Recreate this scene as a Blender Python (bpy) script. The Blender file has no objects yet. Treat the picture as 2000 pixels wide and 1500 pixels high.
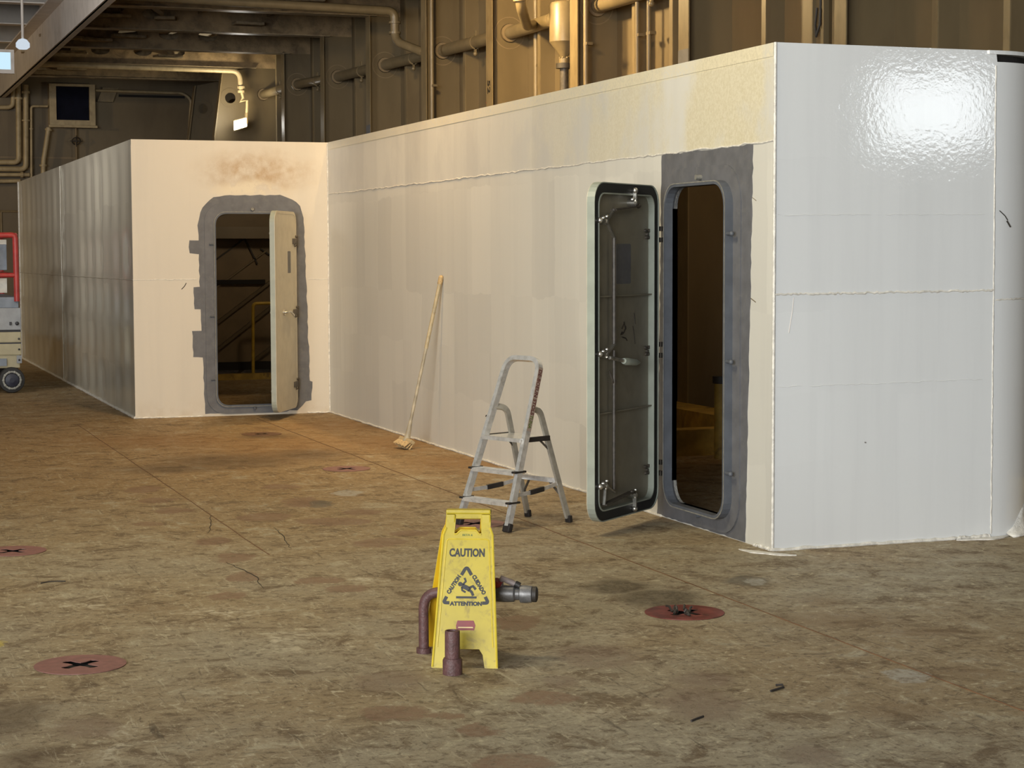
import bpy, bmesh, math, random
from mathutils import Vector, Matrix
random.seed(7)
C = bpy.context.scene.collection
PI = math.pi

# ------------------------------------------------------------------ camera, world, lights, exposure
cam_d = bpy.data.cameras.new('camera')
cam = bpy.data.objects.new('camera', cam_d); C.objects.link(cam)
cam_d.sensor_width = 36.0; cam_d.lens = 36.0 * 3703.8 / 2000.0
cam_d.clip_end = 200
YAW, PITCH, ROLL = 0.3454, 0.0693, -0.0033
cam.matrix_world = (Matrix.Translation((0, 0, 1.7)) @ Matrix.Rotation(-YAW, 4, 'Z')
                    @ Matrix.Rotation(PI / 2 - PITCH, 4, 'X') @ Matrix.Rotation(ROLL, 4, 'Z'))
bpy.context.scene.camera = cam

sc = bpy.context.scene
sc.view_settings.view_transform = 'Standard'; sc.view_settings.look = 'None'
sc.view_settings.gamma = 1.0; sc.view_settings.use_curve_mapping = False
sc.view_settings.exposure = 0.0

world = bpy.data.worlds.new('world'); sc.world = world
world.use_nodes = True
wbg = world.node_tree.nodes['Background']
wbg.inputs['Color'].default_value = (0.92, 0.96, 1.0, 1); wbg.inputs['Strength'].default_value = 0.16

def area(name, loc, target, sx, sy, power, col, spread=PI):
    d = bpy.data.lights.new(name, 'AREA'); d.shape = 'RECTANGLE'; d.size = sx; d.size_y = sy
    d.energy = power; d.color = col; d.spread = spread
    o = bpy.data.objects.new(name, d); C.objects.link(o); o.location = loc
    o.rotation_euler = (Vector(target) - Vector(loc)).to_track_quat('-Z', 'Y').to_euler()
    return o
# daylight through the stern opening behind the camera, and a side port that shows in the glossy end wall
area('stern_daylight', (-7.3, -3.8, 3.0), (4.8, 9.0, 1.3), 9, 4.4, 2800, (0.965, 0.99, 1.0))
area('side_port_daylight', (19.3, -11.5, 4.3), (6.0, 9.56, 2.55), 2.05, 1.35, 105, (0.9, 0.96, 1.0))
area('girder_fill', (-2.0, 20.0, 4.6), (3.4, 24.0, 5.45), 2.0, 0.8, 150, (1.0, 0.95, 0.9), 1.9)  # added fill lamp that brightens the ceiling girder
# warm deck floodlights near the deck beams, with added fill lamps among them
area('deck_lamp_hull', (5.5, 19.35, 5.12), (8.0, 19.6, 3.6), 0.5, 0.35, 330, (1.0, 0.71, 0.33))
area('deck_lamp_corner', (3.9, 14.9, 5.5), (4.2, 19.2, 1.0), 0.9, 0.5, 215, (1.0, 0.70, 0.37))
area('side_wall_fill', (1.3, 9.2, 5.45), (4.4, 11.5, 1.0), 1.8, 1.2, 190, (1.0, 0.88, 0.62))  # added fill lamp, lights the long side wall from the left
area('deck_lamp_far', (-5.0, 33, 5.0), (-4.0, 36, 0), 0.8, 0.5, 420, (1.0, 0.76, 0.44))
area('house_fill_aft', (5.6, 23.6, 2.6), (5.6, 26, 1.0), 0.3, 0.2, 7.5, (1.0, 0.78, 0.5))  # added fill lamp to lift the interior behind the cream door
area('house_fill_fore', (6.7, 13.9, 2.62), (7.7, 16.0, 2.2), 0.2, 0.15, 13.0, (1.0, 0.74, 0.45))  # added fill lamp to light the hull behind the sage door from above

# ------------------------------------------------------------------ materials
def nn(nt, t, **kw):
    n = nt.nodes.new(t)
    for k, v in kw.items(): setattr(n, k, v)
    return n
def noise(nt, vec, scale, detail=4, rough=0.55, dist=0.0):
    n = nn(nt, 'ShaderNodeTexNoise'); n.inputs['Scale'].default_value = scale
    n.inputs['Detail'].default_value = detail; n.inputs['Roughness'].default_value = rough; n.inputs['Distortion'].default_value = dist
    if vec: nt.links.new(vec, n.inputs['Vector'])
    return n
def maprange(nt, val, a, b, c=0.0, d=1.0):
    m = nn(nt, 'ShaderNodeMapRange', interpolation_type='SMOOTHSTEP')
    nt.links.new(val, m.inputs[0])
    for i, v in zip((1, 2, 3, 4), (a, b, c, d)): m.inputs[i].default_value = v
    return m.outputs[0]
def mixc(nt, fac, a, b, blend='MIX'):
    m = nn(nt, 'ShaderNodeMix', data_type='RGBA', blend_type=blend)
    for s, v in ((m.inputs[0], fac), (m.inputs[6], a), (m.inputs[7], b)):
        if isinstance(v, (int, float)): s.default_value = v
        elif isinstance(v, tuple): s.default_value = (*v[:3], 1)
        else: nt.links.new(v, s)
    return m.outputs[2]
def math_(nt, op, a, b=None):
    m = nn(nt, 'ShaderNodeMath', operation=op)
    for s, v in ((m.inputs[0], a), (m.inputs[1], b)):
        if v is None: continue
        if isinstance(v, (int, float)): s.default_value = v
        else: nt.links.new(v, s)
    return m.outputs[0]
def scaled(nt, vec, s, loc=(0, 0, 0)):
    m = nn(nt, 'ShaderNodeMapping'); m.inputs['Scale'].default_value = s; m.inputs['Location'].default_value = loc
    nt.links.new(vec, m.inputs['Vector']); return m.outputs[0]
def bump(nt, h, strength, dist, prev=None):
    b = nn(nt, 'ShaderNodeBump'); b.inputs['Strength'].default_value = strength; b.inputs['Distance'].default_value = dist
    nt.links.new(h, b.inputs['Height'])
    if prev: nt.links.new(prev, b.inputs['Normal'])
    return b.outputs[0]
def newmat(name):
    m = bpy.data.materials.new(name); m.use_nodes = True
    nt = m.node_tree; p = nt.nodes['Principled BSDF']
    g = nn(nt, 'ShaderNodeNewGeometry')
    return m, nt, p, g.outputs['Position']
def paint(name, col, rough=0.5, metal=0.0, var=0.18, vscale=6.0, dirt=None, dirt_amt=0.5, dscale=3.0, bscale=0, bstr=0.1, stretch=(1, 1, 1), spec=0.5):
    m, nt, p, pos = newmat(name)
    v = scaled(nt, pos, stretch)
    n = noise(nt, v, vscale, 5)
    c = mixc(nt, maprange(nt, n.outputs[0], 0.3, 0.7), tuple(x * (1 - var) for x in col), tuple(min(1, x * (1 + var)) for x in col))
    if dirt:
        n2 = noise(nt, v, dscale, 8, 0.65, 0.6)
        f = math_(nt, 'MULTIPLY', maprange(nt, n2.outputs[0], 0.5, 0.72), dirt_amt)
        c = mixc(nt, f, c, dirt)
    nt.links.new(c, p.inputs['Base Color'])
    p.inputs['Roughness'].default_value = rough; p.inputs['Metallic'].default_value = metal
    p.inputs['Specular IOR Level'].default_value = spec
    if bscale:
        nt.links.new(bump(nt, noise(nt, pos, bscale, 3).outputs[0], bstr, 0.01), p.inputs['Normal'])
    return m
def emit(name, col, s):
    m = bpy.data.materials.new(name); m.use_nodes = True; nt = m.node_tree; nt.nodes.clear()
    e = nn(nt, 'ShaderNodeEmission'); e.inputs[0].default_value = (*col, 1); e.inputs[1].default_value = s
    o = nn(nt, 'ShaderNodeOutputMaterial'); nt.links.new(e.outputs[0], o.inputs[0]); return m

def wall_paint(name, axis, col, rough, peel, peel_s, patch=0.1, band=False, rust=False, wave=0.12):
    """white deck-house paint: roller patches, vertical streaks, orange peel; axis = horizontal world axis of the wall"""
    m, nt, p, pos = newmat(name)
    sp = nn(nt, 'ShaderNodeSeparateXYZ'); nt.links.new(pos, sp.inputs[0])
    a, z = sp.outputs[axis], sp.outputs[2]
    wob = noise(nt, pos, 2.5, 4)
    aw = math_(nt, 'ADD', a, math_(nt, 'MULTIPLY', wob.outputs[0], 0.10))
    zw = math_(nt, 'ADD', z, math_(nt, 'MULTIPLY', wob.outputs[0], 0.16))
    def cells(sa, sz, off):
        cb = nn(nt, 'ShaderNodeCombineXYZ')
        nt.links.new(math_(nt, 'FLOOR', math_(nt, 'MULTIPLY', math_(nt, 'ADD', aw, off), sa)), cb.inputs[0])
        nt.links.new(math_(nt, 'FLOOR', math_(nt, 'MULTIPLY', math_(nt, 'ADD', zw, off), sz)), cb.inputs[1])
        w = nn(nt, 'ShaderNodeTexWhiteNoise'); nt.links.new(cb.outputs[0], w.inputs[0]); return w.outputs[0]
    f = math_(nt, 'ADD', math_(nt, 'MULTIPLY', cells(2.1, 1.15, 0.3), 0.6), math_(nt, 'MULTIPLY', cells(3.7, 0.75, 1.7), 0.4))
    st = noise(nt, scaled(nt, pos, (7, 7, 0.35)), 1.0, 6, 0.6)
    f = math_(nt, 'MULTIPLY', f, patch)
    c = mixc(nt, f, col, (0.10, 0.10, 0.115))
    c = mixc(nt, math_(nt, 'MULTIPLY', maprange(nt, st.outputs[0], 0.45, 0.7), 0.05), c, (0.25, 0.25, 0.26))
    ro = rough
    if band:      # strip above the long weld seam: old cream coat between greyish roller strokes, warm reflection painted into its colour
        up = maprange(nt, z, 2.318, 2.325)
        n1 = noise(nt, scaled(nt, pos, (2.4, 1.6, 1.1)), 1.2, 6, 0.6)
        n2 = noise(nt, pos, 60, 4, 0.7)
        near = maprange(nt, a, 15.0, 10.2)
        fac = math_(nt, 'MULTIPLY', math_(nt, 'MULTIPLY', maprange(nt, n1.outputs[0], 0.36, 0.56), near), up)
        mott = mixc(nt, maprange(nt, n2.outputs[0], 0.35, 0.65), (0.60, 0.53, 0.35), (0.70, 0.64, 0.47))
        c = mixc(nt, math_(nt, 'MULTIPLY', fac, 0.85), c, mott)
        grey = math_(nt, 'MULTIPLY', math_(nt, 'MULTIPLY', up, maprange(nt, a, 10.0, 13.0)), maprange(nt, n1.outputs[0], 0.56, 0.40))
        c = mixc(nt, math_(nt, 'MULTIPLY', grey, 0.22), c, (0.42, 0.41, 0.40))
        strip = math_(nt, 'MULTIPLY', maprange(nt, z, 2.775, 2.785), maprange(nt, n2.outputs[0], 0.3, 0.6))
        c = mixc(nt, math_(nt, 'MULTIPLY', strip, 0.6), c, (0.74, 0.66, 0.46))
    if rust:      # rusty smear and scrubbed patch over the door
        def blob(ca, cz, ra, rz):
            mp = nn(nt, 'ShaderNodeCombineXYZ')
            nt.links.new(math_(nt, 'DIVIDE', math_(nt, 'SUBTRACT', aw, ca + .05), ra), mp.inputs[0])
            nt.links.new(math_(nt, 'DIVIDE', math_(nt, 'SUBTRACT', zw, cz + .08), rz), mp.inputs[1])
            l = nn(nt, 'ShaderNodeVectorMath', operation='LENGTH'); nt.links.new(mp.outputs[0], l.inputs[0])
            return maprange(nt, l.outputs[1], 1.1, 0.2)
        fine = noise(nt, pos, 7, 7, 0.65)
        r1 = math_(nt, 'MULTIPLY', blob(4.25, 2.55, 0.75, 0.28), maprange(nt, fine.outputs[0], 0.25, 0.75))
        c = mixc(nt, math_(nt, 'MULTIPLY', r1, 0.75), c, (0.36, 0.20, 0.06))
        r2 = math_(nt, 'MULTIPLY', blob(4.15, 2.37, 0.55, 0.10), maprange(nt, fine.outputs[0], 0.42, 0.55))
        c = mixc(nt, math_(nt, 'MULTIPLY', r2, 0.8), c, (0.74, 0.66, 0.50))
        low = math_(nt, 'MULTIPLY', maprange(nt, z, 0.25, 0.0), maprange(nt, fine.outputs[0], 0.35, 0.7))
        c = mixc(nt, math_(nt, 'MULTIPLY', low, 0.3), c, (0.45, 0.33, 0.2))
    scuff = noise(nt, scaled(nt, pos, (1, 1, 0.6)), 9, 9, 0.75, 1.5)
    c = mixc(nt, math_(nt, 'MULTIPLY', maprange(nt, scuff.outputs[0], 0.68, 0.78), 0.25), c, (0.3, 0.24, 0.17))
    nt.links.new(c, p.inputs['Base Color'])
    p.inputs['Roughness'].default_value = ro
    b1 = bump(nt, noise(nt, pos, peel_s, 2, 0.5).outputs[0], peel, 0.004)
    b2 = bump(nt, noise(nt, scaled(nt, pos, (1.6, 1.6, 0.5)), 1.3, 3).outputs[0], wave, 0.03, b1)
    nt.links.new(b2, p.inputs['Normal'])
    return m

def floor_mat():
    m, nt, p, pos = newmat('worn_deck_paint')
    d = noise(nt, pos, 3.2, 6, 0.65)
    d2 = noise(nt, pos, 17, 4, 0.6)
    def vadd(v, n, s):
        q = nn(nt, 'ShaderNodeVectorMath', operation='SUBTRACT'); nt.links.new(n.outputs[1], q.inputs[0]); q.inputs[1].default_value = (.5, .5, .5)
        q2 = nn(nt, 'ShaderNodeVectorMath', operation='MULTIPLY_ADD'); nt.links.new(q.outputs[0], q2.inputs[0])
        q2.inputs[1].default_value = (s, s, 0); nt.links.new(v, q2.inputs[2]); return q2.outputs[0]
    pd = vadd(vadd(pos, d, 0.28), d2, 0.07)
    big = noise(nt, pos, 0.55, 5, 0.6, 0.4)
    mid = noise(nt, pos, 4.2, 10, 0.74, 0.6)
    fin = noise(nt, pos, 24, 8, 0.74, 0.8)
    gr = noise(nt, pos, 110, 4, 0.7)
    c = mixc(nt, maprange(nt, big.outputs[0], 0.35, 0.65), (0.299, 0.227, 0.129), (0.318, 0.274, 0.189))
    spf = nn(nt, 'ShaderNodeSeparateXYZ'); nt.links.new(pd, spf.inputs[0])
    c = mixc(nt, math_(nt, 'MULTIPLY', maprange(nt, spf.outputs[1], 8.0, 15.0), 0.75), c, (0.318, 0.203, 0.083))
    c = mixc(nt, math_(nt, 'MULTIPLY', maprange(nt, mid.outputs[0], 0.50, 0.63), 0.8), c, (0.136, 0.090, 0.047))
    c = mixc(nt, math_(nt, 'MULTIPLY', maprange(nt, mid.outputs[0], 0.46, 0.34), 0.75), c, (0.418, 0.371, 0.255))
    c = mixc(nt, math_(nt, 'MULTIPLY', maprange(nt, fin.outputs[0], 0.53, 0.61), 0.62), c, (0.091, 0.061, 0.034))
    c = mixc(nt, math_(nt, 'MULTIPLY', maprange(nt, fin.outputs[0], 0.44, 0.36), 0.85), c, (0.510, 0.449, 0.304))
    # scrape streaks, dark and pale, along both deck directions
    s1 = noise(nt, scaled(nt, pos, (5.0, 30, 1)), 1.0, 6, 0.7, 0.8)
    c = mixc(nt, math_(nt, 'MULTIPLY', maprange(nt, s1.outputs[0], 0.58, 0.66), 0.45), c, (0.077, 0.055, 0.030))
    s2 = noise(nt, scaled(nt, pos, (34, 4.0, 1), (3, 7, 0)), 1.0, 6, 0.7, 0.8)
    c = mixc(nt, math_(nt, 'MULTIPLY', maprange(nt, s2.outputs[0], 0.58, 0.66), 0.6), c, (0.473, 0.414, 0.281))
    s3 = noise(nt, scaled(nt, pos, (26, 2.4, 1), (11, 2, 0)), 1.0, 6, 0.7, 1.0)
    c = mixc(nt, math_(nt, 'MULTIPLY', maprange(nt, s3.outputs[0], 0.61, 0.68), 0.55), c, (0.055, 0.039, 0.023))
    c = mixc(nt, math_(nt, 'MULTIPLY', maprange(nt, gr.outputs[0], 0.56, 0.68), 0.5), c, (0.045, 0.032, 0.020))
    ST = [(3.74,8.83,0.169,0.223,'o'),(3.82,8.46,0.214,0.279,'o'),(3.07,15.36,0.676,0.624,'d'),(3.77,15.59,0.391,0.492,'d'),(2.50,14.99,0.489,0.365,'d'),(3.80,17.32,0.288,0.300,'d'),(0.60,7.09,0.132,0.321,'d'),(0.60,6.49,0.121,0.168,'d'),(5.18,18.00,0.304,0.561,'d'),(2.10,13.71,0.137,0.182,'r'),(2.09,13.08,0.123,0.167,'r'),(2.10,12.52,0.130,0.153,'r'),(1.87,11.92,0.097,0.115,'r'),(2.09,11.08,0.104,0.162,'r'),(2.10,10.43,0.109,0.145,'r'),(2.61,11.98,0.182,0.192,'r'),(3.26,11.98,0.118,0.149,'r'),(2.98,11.61,0.254,0.161,'r'),(3.01,12.63,0.134,0.243,'r'),(3.08,13.53,0.150,0.154,'r'),(2.03,9.79,0.094,0.160,'r'),(1.83,9.26,0.092,0.114,'r'),(3.00,10.67,0.181,0.178,'r'),(3.29,10.99,0.125,0.127,'r'),(2.54,6.69,0.117,0.109,'r'),(2.13,6.28,0.082,0.086,'r'),(1.94,6.64,0.142,0.117,'r'),(2.09,6.54,0.057,0.062,'r'),(2.10,5.86,0.120,0.114,'r'),(2.94,8.13,0.118,0.170,'r'),(2.46,9.24,0.117,0.118,'r'),(2.35,9.52,0.133,0.109,'r'),(3.10,12.48,0.084,0.186,'g'),(4.45,8.74,0.132,0.170,'g'),(3.43,12.97,0.116,0.173,'l'),(4.47,8.70,0.063,0.107,'l'),(4.04,6.52,0.085,0.140,'l'),(3.05,6.38,0.15,0.30,'p'),(3.02,7.30,0.194,0.224,'p'),(3.24,6.73,0.122,0.163,'p'),(3.08,5.57,0.112,0.164,'p'),(0.83,6.85,0.111,0.190,'p'),(2.71,6.93,0.081,0.108,'p'),(2.06,7.17,0.162,0.181,'p'),(2.72,6.44,0.209,0.191,'w'),(2.45,5.94,0.176,0.237,'w'),(2.81,5.84,0.141,0.137,'w'),(5.05,7.99,0.376,0.255,'w'),(0.91,6.59,0.161,0.284,'w'),(1.94,8.07,0.272,0.279,'w'),(1.70,8.80,0.218,0.258,'w'),(3.36,7.78,0.185,0.175,'w'),(1.09,9.31,0.250,0.278,'w'),(2.57,9.52,0.215,0.156,'w'),(4.51,8.12,0.150,0.166,'b'),(4.34,7.66,0.354,0.224,'b'),(4.27,6.49,0.174,0.134,'b'),(3.67,6.03,0.170,0.160,'b'),(4.55,7.26,0.251,0.117,'b'),(1.42,9.04,0.148,0.160,'b'),(4.59,18.12,0.759,0.781,'n'),(4.69,16.29,0.597,0.922,'n'),(4.77,14.49,0.497,0.673,'n'),(3.78,16.41,0.910,1.363,'n'),(2.97,17.23,0.939,0.676,'n'),(0.62,8.45,0.06,0.12,'y')]
    CL = {'n': ((0.263, 0.133, 0.038), 0.62, 1.6, 0.2), 'b': ((0.173, 0.103, 0.046), 0.42, 1.3, 0.3), 'w': ((0.545, 0.484, 0.349), 0.75, 1.3, 0.3),
          'd': ((0.087, 0.055, 0.027), 0.72, 1.3, 0.3), 'p': ((0.159, 0.098, 0.070), 0.5, 1.25, 0.6), 'r': ((0.213, 0.126, 0.076), 0.8, 1.1, 0.85),
          'o': ((0.064, 0.047, 0.025), 0.85, 1.25, 0.5), 'g': ((0.118, 0.102, 0.074), 0.85, 1.15, 0.75), 'l': ((0.382, 0.363, 0.311), 0.85, 1.1, 0.85), 'y': ((0.545, 0.431, 0.076), 0.8, 1.1, 0.8)}
    brk = maprange(nt, fin.outputs[0], 0.60, 0.44)
    brw = maprange(nt, mid.outputs[0], 0.52, 0.40)
    for k, (col, amt, e0, e1) in CL.items():
        acc = None
        for (x, y, rl, rd, kk) in ST:
            if kk != k: continue
            mp = nn(nt, 'ShaderNodeMapping', vector_type='TEXTURE')
            mp.inputs['Location'].default_value = (x, y, 0); mp.inputs['Rotation'].default_value = (0, 0, -YAW); mp.inputs['Scale'].default_value = (rl, rd, 1)
            nt.links.new(pd, mp.inputs[0])
            l = nn(nt, 'ShaderNodeVectorMath', operation='LENGTH'); nt.links.new(mp.outputs[0], l.inputs[0])
            f = maprange(nt, l.outputs[1], e0, e1)
            acc = f if acc is None else math_(nt, 'MAXIMUM', acc, f)
        b = math_(nt, 'ADD', math_(nt, 'MULTIPLY', brk, 0.6), 0.4) if k != 'w' else math_(nt, 'MULTIPLY', brk, brw)
        c = mixc(nt, math_(nt, 'MULTIPLY', math_(nt, 'MULTIPLY', acc, b), amt), c, col)
    nt.links.new(c, p.inputs['Base Color'])
    nt.links.new(maprange(nt, mid.outputs[0], 0.3, 0.7, 0.55, 0.8), p.inputs['Roughness'])
    p.inputs['Specular IOR Level'].default_value = 0.35
    b1 = bump(nt, fin.outputs[0], 0.35, 0.006); nt.links.new(bump(nt, gr.outputs[0], 0.3, 0.002, b1), p.inputs['Normal'])
    return m

M = {
 'floor': floor_mat(),
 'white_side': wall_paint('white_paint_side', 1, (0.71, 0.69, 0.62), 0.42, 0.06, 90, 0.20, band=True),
 'white_end': wall_paint('white_paint_gloss', 0, (0.735, 0.745, 0.735), 0.06, 0.09, 42, 0.06, wave=0.015),
 'white_inner': wall_paint('white_paint_cream', 0, (0.66, 0.60, 0.50), 0.45, 0.1, 110, 0.04, rust=True),
 'white_far': wall_paint('white_paint_far', 1, (0.60, 0.57, 0.47), 0.17, 0.05, 60, 0.25),
 'bead': paint('white_weld_bead', (0.72, 0.69, 0.62), 0.35, vscale=30, bscale=120, bstr=0.4),
 'primer': paint('grey_primer', (0.125, 0.125, 0.132), 0.62, var=0.12, vscale=9, dirt=(0.17, 0.165, 0.155), dirt_amt=0.5, dscale=14),
 'primer_dark': paint('grey_door_frame', (0.095, 0.103, 0.118), 0.5, var=0.12, vscale=9),
 'primer_edge': paint('worn_frame_edge', (0.22, 0.21, 0.18), 0.5, var=0.2, vscale=30),
 'tan': paint('tan_hull_paint', (0.135, 0.100, 0.052), 0.48, var=0.10, vscale=2.2, dirt=(0.09, 0.06, 0.03), dirt_amt=0.4, dscale=2.0, stretch=(1, 1, .35), bscale=3, bstr=0.1),
 'tan_light': paint('tan_flange_paint', (0.185, 0.14, 0.075), 0.42, var=0.12, vscale=8, dirt=(0.10, 0.065, 0.03), dirt_amt=0.5, dscale=9, stretch=(1, 1, .4)),
 'tan_pipe': paint('tan_pipe_paint', (0.165, 0.127, 0.07), 0.38, var=0.1, vscale=6, dirt=(0.1, 0.065, 0.035), dirt_amt=0.35, dscale=7),
 'deckhead': paint('grubby_deckhead', (0.27, 0.19, 0.10), 0.6, var=0.3, vscale=5, dirt=(0.085, 0.055, 0.028), dirt_amt=0.7, dscale=4, bscale=16, bstr=0.8),
 'lagging': paint('lumpy_insulation', (0.30, 0.24, 0.155), 0.75, var=0.3, vscale=7, dirt=(0.07, 0.05, 0.03), dirt_amt=0.6, dscale=5, bscale=14, bstr=1.0),
 'beam_edge': paint('beam_flange_paint', (0.30, 0.235, 0.15), 0.32, var=0.25, vscale=6, dirt=(0.09, 0.06, 0.04), dirt_amt=0.6, dscale=5),
 'grey_deck': paint('grey_deckhead_paint', (0.27, 0.25, 0.225), 0.5, var=0.1, vscale=3),
 'grey_girder': paint('pale_grey_girder_paint', (0.62, 0.57, 0.52), 0.5, var=0.06, vscale=4, dirt=(0.3, 0.27, 0.22), dirt_amt=0.4, dscale=3),
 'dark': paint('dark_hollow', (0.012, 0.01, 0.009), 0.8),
 'tan_pale': paint('pale_tan_pipe_paint', (0.40, 0.32, 0.19), 0.45, var=0.12, vscale=6, dirt=(0.16, 0.11, 0.06), dirt_amt=0.4, dscale=7),
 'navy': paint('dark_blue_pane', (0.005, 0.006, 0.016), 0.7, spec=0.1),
 'red_line': paint('red_marking_paint', (0.30, 0.02, 0.018), 0.5),
 'ink': paint('black_print', (0.012, 0.011, 0.010), 0.5),
 'marker': paint('dark_marker', (0.03, 0.024, 0.018), 0.6),
 'leaf': paint('cream_door_paint', (0.47, 0.43, 0.335), 0.42, var=0.06, vscale=8, dirt=(0.30, 0.25, 0.17), dirt_amt=0.25, dscale=9),
 'leaf_in': paint('sage_door_paint', (0.215, 0.195, 0.145), 0.45, var=0.08, vscale=7, dirt=(0.11, 0.09, 0.065), dirt_amt=0.3, dscale=6),
 'leaf_rim': paint('pale_green_rim_paint', (0.30, 0.325, 0.275), 0.38, var=0.08, vscale=8),
 'rubber': paint('black_gasket_rubber', (0.010, 0.011, 0.010), 0.45),
 'steel': paint('brushed_fitting_steel', (0.55, 0.53, 0.48), 0.32, metal=0.9, var=0.2, vscale=30),
 'steel_dark': paint('greasy_fitting_steel', (0.07, 0.058, 0.045), 0.5, metal=0.15, var=0.3, vscale=30),
 'alu': paint('scuffed_aluminium', (0.78, 0.78, 0.77), 0.26, metal=0.62, var=0.12, vscale=25, dirt=(0.35, 0.33, 0.3), dirt_amt=0.5, dscale=22),
 'alu_dull': paint('dull_aluminium', (0.42, 0.40, 0.35), 0.45, metal=0.5, var=0.15, vscale=20),
 'black_rub': paint('black_rubber_foot', (0.018, 0.015, 0.014), 0.55),
 'label_red': paint('dark_red_label_print', (0.11, 0.022, 0.02), 0.5),
 'label_strip': paint('label_strip', (0.33, 0.26, 0.21), 0.5),
 'label_green': paint('green_label_print', (0.10, 0.14, 0.02), 0.5),
 'yellow': paint('yellow_sign_plastic', (0.47, 0.36, 0.016), 0.42, var=0.08, vscale=8, dirt=(0.20, 0.14, 0.02), dirt_amt=0.7, dscale=18),
 'yellow_deep': paint('amber_sign_plastic', (0.62, 0.37, 0.008), 0.4, var=0.05, vscale=8),
 'yellow_pale': paint('pale_yellow_rim', (0.60, 0.46, 0.045), 0.4, var=0.1, vscale=20),  # paler yellow for the raised rims of the sign
 'red_badge': paint('red_badge', (0.19, 0.010, 0.010), 0.4),
 'cream_badge': paint('cream_badge_stripe', (0.62, 0.45, 0.20), 0.4),
 'maroon': paint('red_brown_primer', (0.105, 0.048, 0.045), 0.55, var=0.2, vscale=30, dirt=(0.06, 0.035, 0.03), dirt_amt=0.6, dscale=25, bscale=90, bstr=0.35),
 'coupling': paint('grey_coupling_alloy', (0.17, 0.165, 0.16), 0.45, metal=0.4, var=0.3, vscale=30, dirt=(0.06, 0.05, 0.05), dirt_amt=0.6, dscale=30),
 'valve_red': paint('red_valve_paint', (0.28, 0.035, 0.035), 0.45, var=0.2, vscale=40),
 'valve_grey': paint('worn_valve_metal', (0.22, 0.18, 0.17), 0.5, var=0.3, vscale=40),
 'socket': paint('faded_red_socket_paint', (0.25, 0.115, 0.095), 0.6, var=0.12, vscale=22, dirt=(0.17, 0.09, 0.07), dirt_amt=0.6, dscale=20),
 'socket_wet': paint('oily_red_socket_paint', (0.20, 0.055, 0.045), 0.3, var=0.35, vscale=14, dirt=(0.05, 0.028, 0.022), dirt_amt=1.0, dscale=13),
 'socket_rust': paint('rusty_socket_paint', (0.15, 0.075, 0.035), 0.6, var=0.25, vscale=14),
 'broom_head': paint('broom_block_wood', (0.46, 0.35, 0.19), 0.6, var=0.12, vscale=30),
 'bristle': paint('straw_bristles', (0.47, 0.33, 0.16), 0.8, var=0.3, vscale=60),
 'pole_tan': paint('tan_broom_pole', (0.43, 0.345, 0.20), 0.5, var=0.2, vscale=14, dirt=(0.6, 0.55, 0.42), dirt_amt=0.5, dscale=20),
 'pole_pale': paint('pale_broom_pole', (0.42, 0.36, 0.25), 0.5, var=0.25, vscale=12),
 'lift_red': paint('red_guard_rail_paint', (0.34, 0.035, 0.03), 0.4, var=0.15, vscale=12),
 'lift_cream': paint('cream_chassis_paint', (0.42, 0.37, 0.235), 0.45, var=0.08, vscale=6),
 'lift_grey': paint('grey_lift_panel', (0.30, 0.31, 0.32), 0.5, var=0.1, vscale=8),
 'lift_dark': paint('dark_lift_metal', (0.035, 0.035, 0.04), 0.5),
 'tyre': paint('black_tyre', (0.022, 0.021, 0.02), 0.7),
 'wheel_rim': paint('pale_wheel_rim', (0.33, 0.33, 0.30), 0.5),
 'hub_blue': paint('dark_blue_hub', (0.015, 0.017, 0.035), 0.45),
 'paper': paint('pale_paper_sheet', (0.55, 0.53, 0.47), 0.7),
 'bluegrey': paint('blue_grey_panel', (0.20, 0.23, 0.27), 0.6),
 'rail_yellow': paint('yellow_rail_paint', (0.50, 0.33, 0.04), 0.45, var=0.15, vscale=10),
 'kerb': paint('rusty_yellow_kerb', (0.42, 0.27, 0.05), 0.6, var=0.25, vscale=6, dirt=(0.09, 0.05, 0.02), dirt_amt=0.9, dscale=4),
 'brown': paint('brown_hull_paint', (0.20, 0.145, 0.08), 0.55, var=0.12, vscale=3),
 'twig': paint('rusty_rod', (0.03, 0.024, 0.02), 0.6),
 'lamp_face': emit('lamp_glass', (1.0, 0.97, 0.9), 30.0),
 'sky_panel': emit('daylight_panel', (0.62, 0.86, 1.0), 1.0),
 'dome': emit('dome_lamp_glass', (0.8, 0.9, 1.0), 0.75),
}

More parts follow.
